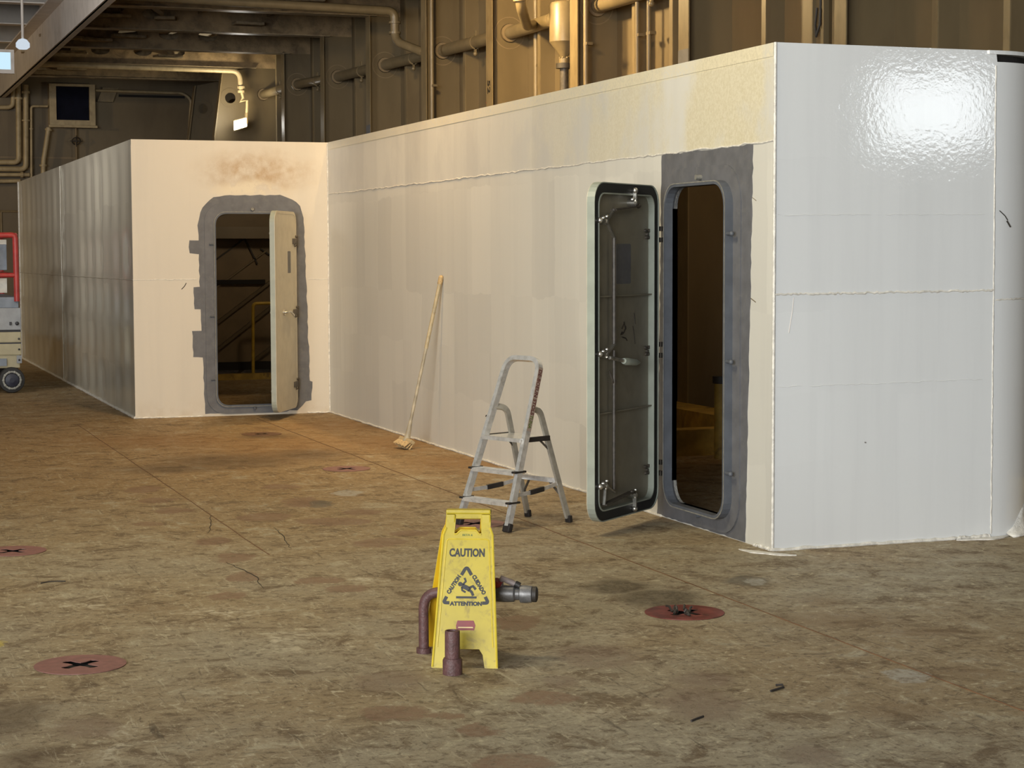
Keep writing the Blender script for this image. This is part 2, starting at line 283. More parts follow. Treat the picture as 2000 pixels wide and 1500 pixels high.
# ------------------------------------------------------------------ mesh helpers
class MB:
    def __init__(s): s.bm = bmesh.new()
    def _mark(s): return set(s.bm.verts)
    def box(s, c, d, rz=0.0, bev=0.0, mat=None):
        T = mat if mat is not None else Matrix.Translation(c) @ Matrix.Rotation(rz, 4, 'Z')
        r = bmesh.ops.create_cube(s.bm, size=1.0, matrix=T @ Matrix.Diagonal((d[0], d[1], d[2], 1)))
        if bev:
            es = list({e for v in r['verts'] for e in v.link_edges})
            bmesh.ops.bevel(s.bm, geom=es, offset=bev, segments=2, affect='EDGES', profile=0.6)
        return s
    def b2(s, a, b, bev=0.0):
        return s.box([(a[i] + b[i]) / 2 for i in range(3)], [abs(b[i] - a[i]) for i in range(3)], bev=bev)
    def bar(s, a, b, w, h, up=(0, 0, 1), bev=0.0):
        a, b = Vector(a), Vector(b); d = b - a; z = d.normalized()
        x = z.cross(Vector(up));
        if x.length < 1e-4: x = z.cross(Vector((1, 0, 0)))
        x.normalize(); y = z.cross(x)
        T = Matrix((x, y, z)).transposed().to_4x4(); T.translation = (a + b) / 2
        return s.box(None, (w, h, d.length), bev=bev, mat=T)
    def cyl(s, a, b, r, r2=None, n=16, caps=True):
        a, b = Vector(a), Vector(b); d = b - a
        T = d.to_track_quat('Z', 'Y').to_matrix().to_4x4(); T.translation = (a + b) / 2
        bmesh.ops.create_cone(s.bm, cap_ends=caps, segments=n, radius1=r, radius2=r if r2 is None else r2, depth=d.length, matrix=T)
        return s
    def ball(s, c, r, sc=(1, 1, 1), n=12):
        bmesh.ops.create_uvsphere(s.bm, u_segments=n, v_segments=n // 2 + 2, radius=r, matrix=Matrix.Translation(c) @ Matrix.Diagonal((*sc, 1)))
        return s
    def ring(s, c, ax, R, r, n=24, k=8):
        ax = Vector(ax).normalized(); q = ax.to_track_quat('Z', 'Y').to_matrix()
        path = [Vector(c) + q @ Vector((R * math.cos(t), R * math.sin(t), 0)) for t in [2 * PI * i / n for i in range(n)]]
        return s.tube(path, r, k, closed=True)
    def tube(s, path, r, n=10, closed=False, prof=None):
        """sweep a circle (radius r, or list of radii) or profile [(x,y)] along a polyline"""
        P = [Vector(p) for p in path]; m = len(P)
        rs = r if isinstance(r, (list, tuple)) else [r] * m
        rings = []; ref = None
        for i in range(m):
            if closed: t = (P[(i + 1) % m] - P[i - 1])
            else: t = (P[min(i + 1, m - 1)] - P[max(i - 1, 0)])
            t.normalize()
            if ref is None:
                ref = Vector((0, 0, 1)) if abs(t.z) < 0.9 else Vector((1, 0, 0))
            x = t.cross(ref);
            if x.length < 1e-5: x = t.cross(Vector((0, 1, 0.3)))
            x.normalize(); y = t.cross(x); y.normalize(); ref = -y if False else ref - t * ref.dot(t)
            if ref.length < 1e-4: ref = y
            ref.normalize()
            if prof: ring = [s.bm.verts.new(P[i] + x * a + y * b) for a, b in prof]
            else: ring = [s.bm.verts.new(P[i] + (x * math.cos(2 * PI * k / n) + y * math.sin(2 * PI * k / n)) * rs[i]) for k in range(n)]
            rings.append(ring)
        k = len(rings[0])
        for i in range(m if closed else m - 1):
            A, B = rings[i], rings[(i + 1) % m]
            for j in range(k): s.bm.faces.new((A[j], A[(j + 1) % k], B[(j + 1) % k], B[j]))
        if not closed:
            s.bm.faces.new(rings[0][::-1]); s.bm.faces.new(rings[-1])
        return s
    def plate(s, loops, f, d0, d1):
        """solid plate: 2D loops (first outer, rest holes), f(a,b,d) maps to 3D, from depth d0 to d1"""
        es = []; vs = []
        for L in loops:
            v = [s.bm.verts.new(f(a, b, d0)) for a, b in L]; vs += v
            es += [s.bm.edges.new((v[i], v[(i + 1) % len(v)])) for i in range(len(v))]
        r = bmesh.ops.triangle_fill(s.bm, edges=es, use_beauty=True, use_dissolve=False)
        fs = [g for g in r['geom'] if isinstance(g, bmesh.types.BMFace)]
        if abs(d1 - d0) > 1e-7:
            off = Vector(f(0, 0, d1)) - Vector(f(0, 0, d0))
            e = bmesh.ops.extrude_face_region(s.bm, geom=fs)
            bmesh.ops.translate(s.bm, verts=[g for g in e['geom'] if isinstance(g, bmesh.types.BMVert)], vec=off)
        return s
    def lathe(s, prof, c=(0, 0, 0), ax=(0, 0, 1), n=24, cap=True):
        q = Vector(ax).to_track_quat('Z', 'Y').to_matrix(); c = Vector(c)
        rings = [[s.bm.verts.new(c + q @ Vector((r * math.cos(2 * PI * k / n), r * math.sin(2 * PI * k / n), z))) for k in range(n)] for r, z in prof]
        for A, B in zip(rings, rings[1:]):
            for j in range(n): s.bm.faces.new((A[j], A[(j + 1) % n], B[(j + 1) % n], B[j]))
        if cap:
            s.bm.faces.new(rings[0][::-1]); s.bm.faces.new(rings[-1])
        return s

def obj(name, mb, mat, parent=None, world=False, smooth=None, label=None):
    bm = mb.bm
    bmesh.ops.recalc_face_normals(bm, faces=bm.faces[:])
    if world and parent is not None:
        o_ = Vector(parent.location)
        bmesh.ops.translate(bm, verts=bm.verts[:], vec=-o_)
    me = bpy.data.meshes.new(name)
    if smooth:
        for f in bm.faces: f.smooth = True
        for e in bm.edges:
            if len(e.link_faces) == 2 and e.calc_face_angle(0) > math.radians(smooth): e.smooth = False
    bm.to_mesh(me); bm.free()
    me.materials.append(M[mat] if isinstance(mat, str) else mat)
    o = bpy.data.objects.new(name, me); C.objects.link(o)
    if parent is not None: o.parent = parent
    if label: o['label'] = label
    return o
def thing(name, label, cat, loc=(0, 0, 0), rz=0.0, group=None):
    o = bpy.data.objects.new(name, None); C.objects.link(o); o.location = loc; o.rotation_euler = (0, 0, rz)
    o.empty_display_size = 0.1; o['label'] = label; o['category'] = cat; o['kind'] = 'thing'
    if group: o['group'] = group
    return o
def tag(o, label, cat, group=None):
    o['label'] = label; o['category'] = cat; o['kind'] = 'thing'
    if group: o['group'] = group
    return o
def struct(name, mb, mat, label=None, smooth=None):
    o = obj(name, mb, mat, smooth=smooth); o['kind'] = 'structure'
    if label: o['label'] = label
    return o
def rr(x0, z0, x1, z1, r, n=6):
    P = []
    for cx, cz, a0 in ((x1 - r, z0 + r, -90), (x1 - r, z1 - r, 0), (x0 + r, z1 - r, 90), (x0 + r, z0 + r, 180)):
        for i in range(n + 1):
            a = math.radians(a0 + 90 * i / n); P.append((cx + r * math.cos(a), cz + r * math.sin(a)))
    return P
def circ(cx, cz, r, n=20, r2=None):
    return [(cx + r * math.cos(2 * PI * i / n), cz + (r2 or r) * math.sin(2 * PI * i / n)) for i in range(n)]
def ragged(P, step, amp, seed, keep_low=None):
    rnd = random.Random(seed); out = []
    for i in range(len(P)):
        a, b = Vector(P[i]), Vector(P[(i + 1) % len(P)]); L = (b - a).length
        if L < 1e-6: continue
        n = max(1, int(L / step)); nv = Vector((b - a).yx) / L; nv.y *= -1
        for k in range(n):
            q = a + (b - a) * (k / n) + nv * rnd.uniform(-amp, amp)
            if keep_low is not None: q.y = max(keep_low, q.y)
            out.append((q.x, q.y))
    return out
def bend(P, r, n=6):
    """polyline with rounded corners"""
    P = [Vector(p) for p in P]; out = [P[0]]
    for i in range(1, len(P) - 1):
        a, b, c = P[i - 1], P[i], P[i + 1]
        u, v = (a - b), (c - b); rad = min(r, u.length * 0.49, v.length * 0.49)
        p0, p1 = b + u.normalized() * rad, b + v.normalized() * rad
        for k in range(n + 1):
            t = k / n; out.append((1 - t) ** 2 * p0 + 2 * t * (1 - t) * b + t * t * p1)
    out.append(P[-1]); return out
def text_mesh(txt, size, bold=0.0, align='CENTER', width=None, height=None):
    cu = bpy.data.curves.new('lettering', 'FONT'); cu.body = txt; cu.size = size; cu.align_x = align; cu.align_y = 'CENTER'
    cu.offset = bold; cu.extrude = 0.0006; cu.resolution_u = 3
    o = bpy.data.objects.new('lettering', cu); C.objects.link(o)
    dg = bpy.context.evaluated_depsgraph_get(); dg.update()
    me = bpy.data.meshes.new_from_object(o.evaluated_get(dg))
    bpy.data.objects.remove(o); bpy.data.curves.remove(cu)
    if width or height:
        xs = [v.co.x for v in me.vertices]; ys = [v.co.y for v in me.vertices]
        sx = width / (max(xs) - min(xs)) if width else 1; sy = height / (max(ys) - min(ys)) if height else sx
        cx, cy = (max(xs) + min(xs)) / 2, (max(ys) + min(ys)) / 2
        for v in me.vertices: v.co.x = (v.co.x - cx) * sx; v.co.y = (v.co.y - cy) * sy
    return me
def text(name, txt, size, mat, parent, mtx, bold=0.0, width=None, height=None):
    me = text_mesh(txt, size, bold, width=width, height=height); me.transform(mtx); me.materials.append(M[mat])
    o = bpy.data.objects.new(name, me); C.objects.link(o); o.parent = parent; return o

# ------------------------------------------------------------------ dimensions of the place (metres; +Y runs aft along the hull)
XL, YA, YB, XC, YD, H = 5.009, 9.560, 19.659, 2.944, 31.83, 2.866
FX, HX = 7.60, 8.09                     # frame flange plane, hull plating plane
FR = [10.62, 13.41, 16.32, 19.10, 21.87, 24.55, 27.34, 30.11, 32.92, 35.70, 38.50]
ZB, ZC = 5.19, 5.66                     # deck beam underside, deck plating

# ------------------------------------------------------------------ floor with lashing sockets
SOCK = [(0.94, 7.906), (0.953, 11.107), (3.76, 8.056), (3.78, 11.20), (3.806, 14.436), (3.80, 17.528)]
mb = MB()
mb.plate([[(-15, -4), (8.2, -4), (8.2, 42), (-15, 42)]] + [circ(x, y, 0.15, 24) for x, y in SOCK], lambda a, b, d: (a, b, d), 0, -0.02)
floor = struct('floor', mb, 'floor')
for x in (2.30, 4.118):
    rnd = random.Random(int(x * 10)); P = [(x + rnd.uniform(-.004, .004), 4.5 + i * 0.35, 0.0005) for i in range(43)]
    P = [p for p in P if (p[1] > 10.2 or x > 3)]
    obj('deck_weld_seam', MB().tube(P, 0.003, 6), 'socket_rust', floor, smooth=60)

for k, P in enumerate(([(2.565, 11.5), (2.53, 11.1), (2.46, 10.57)], [(2.31, 12.27), (2.22, 11.75), (2.12, 11.35)], [(2.02, 10.3), (2.08, 9.8), (2.03, 9.35)])):
    rnd = random.Random(60 + k); Q = []
    for (x0_, y0_), (x1_, y1_) in zip(P, P[1:]):
        Q += [(x0_ + (x1_ - x0_) * i / 8 + rnd.uniform(-.008, .008), y0_ + (y1_ - y0_) * i / 8, 0.0006) for i in range(8)]
    obj('deck_crack', MB().tube(Q, [.001 + .0018 * math.sin(PI * i / (len(Q) - 1)) for i in range(len(Q))], 5), 'marker', floor)
def socket(x, y, label, mat, rot, junk=False):
    t = thing('lashing_socket', label, 'deck socket', (x, y, 0), rot)
    a, w = 0.092, 0.019
    cross = []
    for k in range(4):
        th = k * PI / 2
        for px, py in ((a * .55, -w), (a * .9, -w * 1.25), (a * 1.0, -w * .5), (a * 1.0, w * .5), (a * .9, w * 1.25), (a * .55, w), (w * 1.15, w * 1.15)):
            cross.append((px * math.cos(th) - py * math.sin(th), px * math.sin(th) + py * math.cos(th)))
    obj('socket_plate', MB().plate([circ(0, 0, 0.188, 40), cross], lambda p, q, d: (p, q, d), 0.004, 0.0015), mat, t)
    obj('socket_bowl', MB().lathe([(0.148, -0.012), (0.14, -0.05), (0.10, -0.085), (0.03, -0.1)], n=20), 'dark', t, smooth=50)
    if junk:
        m = MB()
        rnd = random.Random(4)
        for i in range(9):
            b = Vector((rnd.uniform(-.08, .05), rnd.uniform(-.05, .05), 0.006)); e = b + Vector((rnd.uniform(-.09, .09), rnd.uniform(-.06, .06), rnd.uniform(0.0, .025)))
            m.tube([b, (b + e) / 2 + Vector((0, 0, .012)), e], 0.006, 5)
        o = obj('rag_scrap', m, 'marker', t); o['kind'] = 'stuff'; o['label'] = 'dark oily scraps caught in the slot'
socket(0.94, 7.906, 'faded red round deck socket with black cross slot, in the lower left foreground', 'socket', 0.62)
socket(0.953, 11.107, 'red deck socket with black cross slot cut off by the left edge of the photo', 'socket', 0.6)
socket(3.76, 8.056, 'oily dark red deck socket clogged with scraps, in front of the open sage door', 'socket_wet', 0.5, True)
socket(3.78, 11.20, 'red deck socket between the feet of the aluminium step ladder', 'socket', 0.6)
socket(3.806, 14.436, 'red deck socket on the open deck left of the step ladder, nearer than the broom', 'socket', 0.55)
socket(3.80, 17.528, 'farthest rust dark deck socket, in front of the cream door', 'socket_rust', 0.6)

def rod(name, pts, r, label, group=None):
    return tag(obj(name, MB().tube(pts, r, 6), 'twig'), label, 'rod', group)
rod('bent_rod', [(3.386, 6.468, .005), (3.46, 6.504, .006), (3.477, 6.544, .006), (3.452, 6.552, .005)], 0.0045, 'thin black bent rod lying on the deck in the right foreground')
rod('short_rod', [(2.9, 6.153, .004), (2.935, 6.178, .004), (2.971, 6.2, .004)], 0.004, 'short straight black rod lying nearest the bottom edge on the deck')
rod('curved_wire', [(0.992, 9.957, .003), (1.03, 9.985, .003), (1.08, 9.99, .003), (1.119, 9.974, .003)], 0.003, 'thin curved dark wire on the deck between two red sockets at left')

# ------------------------------------------------------------------ deck house walls
fAB = lambda a, b, d: (XL - d, a, b)
fCB = lambda a, b, d: (a, YB - d, b)
fAE = lambda a, b, d: (a, YA - d, b)
def seam(parent, pts, r=0.006, mat='bead', jit=0.004, seed=1, name='weld_seam', n=60):
    rnd = random.Random(seed); out = []
    for i in range(n + 1):
        t = i / n * (len(pts) - 1); k = min(int(t), len(pts) - 2); q = Vector(pts[k]).lerp(Vector(pts[k + 1]), t - k)
        out.append(q + Vector((rnd.uniform(-jit, jit) * .4, rnd.uniform(-jit, jit) * .4, rnd.uniform(-jit, jit))))
    return obj(name, MB().tube(out, [r * rnd.uniform(.8, 1.2) for _ in out], 6), mat, parent, smooth=70)

DAB = (10.075, 0.125, 10.90, 2.10)      # door opening in the long side (Y, z)
DCB = (3.800, 0.115, 4.570, 2.110)       # door opening in the inner end wall (X, z)
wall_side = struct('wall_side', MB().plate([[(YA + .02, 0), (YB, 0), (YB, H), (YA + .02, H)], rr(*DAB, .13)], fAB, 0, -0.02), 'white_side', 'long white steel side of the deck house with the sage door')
wall_inner = struct('wall_inner', MB().plate([[(XC, 0), (XL, 0), (XL, H), (XC, H)], rr(*DCB, .11)], fCB, 0, -0.02), 'white_inner', 'warm lit white end wall with the cream door')
# glossy end wall running into a rounded corner on the right
arc = [(6.46 + 0.50 * math.sin(t), YA + 0.50 - 0.50 * math.cos(t)) for t in [PI / 2 * i / 16 for i in range(17)]]
mb = MB()
line = [(XL, YA), (5.4, YA), (5.9, YA), (6.3, YA), (6.44, YA), (6.452, YA)] + arc + [(6.96, 12.5)]
inner = [(XL + .02, YA + .02)] + [(x, YA + .02) for x, y in line[1:6]] + [(6.46 + 0.48 * math.sin(t), YA + 0.50 - 0.48 * math.cos(t)) for t in [PI / 2 * i / 16 for i in range(17)]] + [(6.94, 12.5)]
hz = [H if i < 6 else H - .065 for i in range(len(line))]
R4 = [[mb.bm.verts.new((x, y, z_)) for (x, y), z_ in zip(L_, Z_)] for L_, Z_ in ((line, [0] * len(line)), (line, hz), (inner, hz), (inner, [0] * len(line)))]
for i in range(len(line) - 1):
    for k in range(4): mb.bm.faces.new((R4[k][i], R4[k][i + 1], R4[(k + 1) % 4][i + 1], R4[(k + 1) % 4][i]))
for i in (0, -1): mb.bm.faces.new([R4[k][i] for k in range(4)])
wall_end = struct('wall_end', mb, 'white_end', 'glossy white end wall of the deck house with rounded corner', smooth=40)
mb = MB(); mb.plate([[(x - .0, y - .012) for x, y in ([(6.40, YA)] + arc + [(6.96, 12.5)])] + [(6.2, 12.5), (6.2, YA + .2)]], lambda a, b, d: (a, b, d), H - 0.022, H)
obj('corner_cap_plate', mb, 'white_end', wall_end)
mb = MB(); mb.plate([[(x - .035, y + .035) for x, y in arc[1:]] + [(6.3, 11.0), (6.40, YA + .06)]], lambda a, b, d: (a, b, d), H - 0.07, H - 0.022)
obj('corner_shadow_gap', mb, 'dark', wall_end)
# flared foot bracket of the rounded corner
wy = lambda x: YA + .5 - math.sqrt(.25 - (x - 6.46) ** 2)
mb = MB(); G = [[mb.bm.verts.new((x, wy(x) - e, z_)) for e, z_ in ((.075, .0), (.045, zt * .25), (.012, zt * .65), (-.004, zt))] for x, zt in ((6.58, .015), (6.64, .05), (6.70, .12), (6.80, .22))]
for A, B in zip(G, G[1:]):
    for k in range(3): mb.bm.faces.new((A[k], A[k + 1], B[k + 1], B[k]))
fo = obj('foot_bracket', mb, 'bead', wall_end, smooth=60)
so = fo.modifiers.new('thickness', 'SOLIDIFY'); so.thickness = 0.008
# far side wall with buckled plating between stiffeners
mb = MB(); ny, nz = 170, 44; G = []
rows = [0.0, 0.50, 0.98, 1.43, 1.92, H]
rnd = random.Random(3); amp = {}
for j in range(nz + 1):
    z = H * j / nz; r_ = max(i for i in range(5) if z >= rows[i] - 1e-6); ze = math.sin(PI * (z - rows[r_]) / (rows[r_ + 1] - rows[r_])) ** 0.6 if 0 < z < H else 0
    row = []
    for i in range(ny + 1):
        y = YB + (YD - YB) * i / ny; cell = int((y - YB) / 0.72)
        A = amp.setdefault((cell, r_), rnd.uniform(0.006, 0.028))
        row.append(mb.bm.verts.new((XC + A * ze * math.sin(PI * ((y - YB) / 0.72 - cell)) ** 2, y, z)))
    G.append(row)
for j in range(nz):
    for i in range(ny): mb.bm.faces.new((G[j][i], G[j][i + 1], G[j + 1][i + 1], G[j + 1][i]))
wall_far = struct('wall_far', mb, 'white_far', 'long dim glossy side wall of the deck house with buckled plating', smooth=180)
obj('backing_plate', MB().b2((XC + .02, YB + .03, 0), (XC + .03, YD, H)), 'white_far', wall_far)
obj('end_edge_plate', MB().b2((XC - .012, YD - .01, 0), (XC + .2, YD + .02, H + .004)), 'bead', wall_far)

seam(wall_side, [fAB(YA + .01, 2.32, 0), fAB(YB, 2.32, 0)], 0.006, seed=1, jit=.006, n=140, mat='bead')
seam(wall_side, [fAB(YA, 0.006, 0.004), fAB(DAB[0] - .3, .006, .004)], 0.011, seed=2)
seam(wall_side, [fAB(DAB[2] + .18, 0.006, 0.004), fAB(YB, .006, .004)], 0.010, seed=3, n=120)
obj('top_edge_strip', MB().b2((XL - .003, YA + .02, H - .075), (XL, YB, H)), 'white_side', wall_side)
obj('corner_edge_bar', MB().cyl((XL + .002, YA + .002, 0), (XL + .002, YA + .002, H), 0.009, n=10), 'bead', wall_end, smooth=60)
seam(wall_end, [(XL + .01, YA, 1.459), (6.45, YA, 1.468)], 0.0065, seed=4, n=90)
seam(wall_end, [(6.462, YA, 0.02), (6.458, YA, 0.9), (6.452, YA, 2.78)], 0.005, seed=5, n=90)
seam(wall_end, [(6.47, YA, 1.41), (6.62, YA + .02, 1.415), (6.85, YA + .12, 1.415)], 0.005, seed=6, n=20)
seam(wall_end, [(XL, YA - .003, .006), (6.2, YA - .003, .006), (6.45, YA - .004, .012)], 0.012, seed=7, n=60)
seam(wall_inner, [fCB(XC, 1.43, 0), fCB(3.60, 1.43, 0)], 0.004, seed=8, n=20)
seam(wall_inner, [fCB(4.79, 1.425, 0), fCB(XL, 1.42, 0)], 0.004, seed=9, n=8)
seam(wall_inner, [fCB(XC, .006, .004), fCB(3.64, .006, .004)], 0.009, seed=10, n=20)
seam(wall_inner, [fCB(4.76, .006, .004), fCB(XL, .006, .004)], 0.009, seed=11, n=10)
seam(wall_inner, [(XL - .004, YB - .004, 0), (XL - .004, YB - .004, H)], 0.008, seed=12, n=40, name='corner_weld')
seam(wall_far, [(XC - .002, YB, 1.43), (XC - .002, YD, 1.40)], 0.004, seed=13, n=80, mat='white_far')
seam(wall_far, [(XC - .002, 25.95, 0), (XC - .002, 25.95, H)], 0.005, seed=14, n=40, mat='white_far')
seam(wall_far, [(XC - .004, YB, .008), (XC - .004, YD, .008)], 0.016, seed=15, n=120)
roof = struct('house_shade_roof', MB().b2((XL + .02, YA + 1.0, 2.72), (7.50, YB + .3, 2.74)).b2((XC + .03, YB + .02, 2.72), (7.50, YD, 2.74)).b2((XL + .02, YA + .03, 2.72), (6.4, YA + 1.0, 2.74)), 'brown', 'unseen flat roof added to dim the deck house interior')  # added out of view to darken the interior; slot along hull lets light in
for z_ in (1.905, .935): seam(wall_end, [(XL + .02, YA + .001, z_), (6.40, YA + .001, z_ + .01)], 0.003, seed=int(z_ * 50), n=40, mat='white_end')
def scuff(parent, pts, r, mat='marker'): obj('scuff_mark', MB().tube(pts, r, 5), mat, parent)
scuff(wall_end, [(6.49, YA + .0, 1.935), (6.53, YA + .003, 1.905), (6.55, YA + .005, 1.88)], .003); scuff(wall_end, [(6.545, YA + .004, 1.875), (6.572, YA + .008, 1.84)], .005)
scuff(wall_end, [(5.135, YA, 1.44), (5.125, YA, 1.35), (5.105, YA, 1.24)], .0025, 'grey_girder'); scuff(wall_end, [(5.60, YA, .60), (5.61, YA, .598)], .004, 'grey_deck')
scuff(wall_inner, [(3.44, YB, 1.33), (3.47, YB, 1.36), (3.49, YB, 1.395)], .004); scuff(wall_side, [(XL, 14.55, .37), (XL, 14.53, .38)], .006, 'marker')
scuff(wall_side, [(XL, 9.84, 1.43), (XL, 9.78, 1.41)], .003, 'tan'); scuff(wall_side, [(XL, 9.83, 2.01), (XL, 9.78, 1.99)], .002, 'tan')
# flakes of loose white paint on the deck at the corner
for k, P in enumerate(([(4.86, 9.68), (5.02, 9.42), (5.06, 9.37), (4.99, 9.38), (4.86, 9.55)], [(6.20, 9.52), (6.42, 9.47), (6.52, 9.50), (6.60, 9.57), (6.46, 9.56)])):
    o = obj('paint_spill', MB().plate([ragged(P, .03, .006, 20 + k)], lambda a, b, d: (a, b, d), 0.0, 0.006), 'bead', floor)

# grey primer painted round the two doors, and the raised door frames
obj('primer_patch', MB().plate([ragged([(9.895, 0.004), (11.148, 0.004), (11.09, 2.315), (9.82, 2.315)], .045, .007, 5, .004), rr(*DAB, .13)], fAB, 0.0, 0.0025), 'primer', wall_side)
def cz(v): return 2.108 - (v - 418) * .00534
def cx(u): return 3.805 + (u - 421) * .0053
P = [(395, 808), (392, 697), (373, 697), (372, 645), (390, 644), (389, 603), (377, 602), (376, 560), (388, 560), (387, 496), (369, 495), (368, 469), (387, 469), (386, 440),
     (390, 415), (402, 397), (418, 386), (440, 381), (500, 381), (550, 380), (575, 388), (590, 402), (597, 425), (600, 500), (603, 600), (604, 672), (606, 680), (606, 748), (612, 750), (610, 787), (598, 789), (590, 797), (580, 806)]
obj('primer_patch', MB().plate([ragged([(cx(u), max(.004, cz(v))) for u, v in P][::-1], .05, .006, 6, .004), rr(*DCB, .11)], fCB, 0.0, 0.0025), 'primer', wall_inner)
def coaming(parent, f, D, r, side, pr=.065, wk=1.0):
    a0, z0, a1, z1 = D
    e = lambda k: rr(a0 - k, max(z0 - k, 0.02), a1 + k, z1 + k, r + k * .8)
    fr = obj('door_frame', MB().plate([e(.115), e(0)], f, 0.0025, 0.012), 'primer', parent)
    obj('frame_ring', MB().plate([e(.022), e(0.0)], f, -0.02, pr), 'primer_dark', fr)
    obj('frame_edge', MB().plate([e(.023), e(0.016)], f, pr, pr + .002), 'primer_edge', fr)
    # wedges the dogs close on
    am, far = (a0 + a1) / 2, (a0 if side < 0 else a1)
    for z in (z0 + .27, z0 + .93, z0 + 1.68):
        s_ = -1 if far == a0 else 1
        m = MB(); p0, p1 = Vector(f(far + s_ * .015, z, pr * .75)), Vector(f(far + s_ * (.02 + .06 * wk), z, pr * .75)); m.cyl(p0, p1, .011 * wk, n=10); m.ball(p1, .015 * wk)
        obj('dog_wedge', m, 'primer_dark', fr, smooth=50)
    m = MB(); m.cyl(f(am, z1 + .05, .01), f(am, z1 + .05, .05), .016, n=10); obj('frame_stud', m, 'primer_edge', fr)
    m = MB(); m.cyl(f(am, z0 - .04, .01), f(am, z0 - .04, .04), .014, n=10); obj('frame_stud', m, 'primer_dark', fr)
coaming(wall_side, fAB, DAB, .13, -1)
coaming(wall_inner, fCB, DCB, .11, -1, .03, .7)

# ------------------------------------------------------------------ watertight doors (built closed along +x from the hinge, outside = s*y)
def door(loc, rz, s, W, Ht, z0, label, inmat, outmat, rimmat):
    t = thing('watertight_door', label, 'door', loc, rz)
    f = lambda a, b, d: (a, s * d * .75, b)
    x0, x1, zt = 0.02, 0.02 + W, z0 + Ht
    # dished leaf: skirt, inner lip, panel
    O = rr(x0, z0, x1, zt, .12); I1 = rr(x0 + .006, z0 + .006, x1 - .006, zt - .006, .115)
    obj('leaf_panel', MB().plate([rr(x0 + .012, z0 + .012, x1 - .012, zt - .012, .11)], f, 0.062, 0.070), outmat, t)
    obj('inner_lining', MB().plate([rr(x0 + .05, z0 + .05, x1 - .05, zt - .05, .08)], f, 0.056, 0.0615), inmat, t)
    m = MB(); m.plate([O, I1], f, 0.0, 0.066); obj('leaf_rim', m, rimmat, t)
    m = MB()      # rounded outer shoulder
    m.plate([rr(x0 + .001, z0 + .001, x1 - .001, zt - .001, .119), rr(x0 + .03, z0 + .03, x1 - .03, zt - .03, .095)], f, 0.060, 0.0725); obj('leaf_shoulder', m, outmat, t)
    obj('gasket', MB().plate([I1, rr(x0 + .064, z0 + .064, x1 - .064, zt - .064, .072)], f, 0.008, 0.05), 'rubber', t)
    obj('inner_lip', MB().plate([rr(x0 + .062, z0 + .062, x1 - .062, zt - .062, .074), rr(x0 + .070, z0 + .070, x1 - .070, zt - .070, .068)], f, 0.002, 0.062), rimmat, t)
    for zf in (0.32, 0.665):
        z = z0 + Ht * zf; obj('stiffener', MB().b2(f(x0 + .058, z - .004, .022), f(x1 - .058, z + .004, .06)), inmat, t)
    obj('grey_patch', MB().plate([rr(x0 + W * .36, z0 + Ht * .70, x0 + W * .585, z0 + Ht * .82, .015)], f, 0.0545, 0.0562), 'primer', t)
    # inside dogging gear, on the free edge
    xf = x1 - .17; dz = [z0 + Ht * q for q in (.105, .495, .885)]
    def dog(name, x, z, dx, dzv):
        m = MB(); b0 = Vector(f(x, z, .058)); m.cyl(b0, f(x, z, -.012), .022, n=12); m.cyl(f(x, z, -.012), f(x, z, -.026), .012, n=8)
        m.bar(f(x, z, -.006), f(x + dx, z + dzv, -.006), .022, .014); m.ball(f(x + dx, z + dzv, -.006), .019, n=10)
        m.ball(f(x + .03, z + .02, .0), .014, n=8); m.ball(f(x - .02, z + .03, .0), .012, n=8)
        return obj(name, m, 'steel', t, smooth=40)
    for i, z in enumerate(dz):
        dog('dog_lever', xf + .03, z, .075, .006)
    xt = x0 + W * .40
    dog('dog_lever', xt, zt - .115, 0.0, .075); dog('dog_lever', xt, z0 + .115, 0.0, -.085)
    m = MB(); xr = xf - .09
    m.cyl(f(xr, dz[1] + .05, .0), f(xr, dz[2] - .09, .0), .013, n=8); m.cyl(f(xr, dz[1] + .02, .0), f(xr, dz[0] - .03, .0), .011, n=8)
    obj('link_rod', m, 'steel_dark', t, smooth=40)
    for q0, q1, ww in (((xf + .02, dz[2]), (xr, dz[2] - .10), .018), ((xf + .02, dz[2]), (xr + .01, dz[2] + .07), .014), ((xf + .02, dz[1]), (xr, dz[1] + .06), .02), ((xf + .03, dz[0]), (xf + .05, dz[0] - .11), .016), ((xf + .02, dz[0]), (xr, dz[0] - .05), .016)):
        obj('crank_arm', MB().bar(f(*q0, -.004), f(*q1, -.004), ww, .01), 'steel', t)
    m = MB(); m.bar(f(xr + .01, dz[2] + .07, -.002), f(xt - .05, dz[2] + .10, -.002), .008, .042, up=f(0, 0, 1)); m.bar(f(xt - .05, dz[2] + .10, -.004), f(xt, zt - .13, -.004), .018, .01); m.ball(f(xt - .05, dz[2] + .10, -.006), .015); m.ball(f(xr + .01, dz[2] + .07, -.006), .015)
    obj('link_bar', m, 'steel_dark', t); m = MB(); m.bar(f(xf + .05, dz[0] - .11, -.002), f(xt + .04, dz[0] - .075, -.002), .008, .042, up=f(0, 0, 1)); m.bar(f(xt + .04, dz[0] - .075, -.004), f(xt, z0 + .13, -.004), .018, .01); m.ball(f(xt + .04, dz[0] - .075, -.006), .015)
    obj('link_bar', m, 'steel_dark', t)
    m = MB(); m.tube([f(xf + .0, dz[1] - .02, -.02), f(xr, dz[1] - .035, -.03), f(xr - .09, dz[1] - .05, -.035)], .011, 8)
    obj('handle', m, 'steel', t, smooth=50)
    m = MB(); m.tube([f(xr - .08, dz[1] - .048, -.035), f(xr - .11, dz[1] - .053, -.036), f(xr - .25, dz[1] - .066, -.036), f(xr - .31, dz[1] - .07, -.034)], [.018, .024, .020, .006], 10)
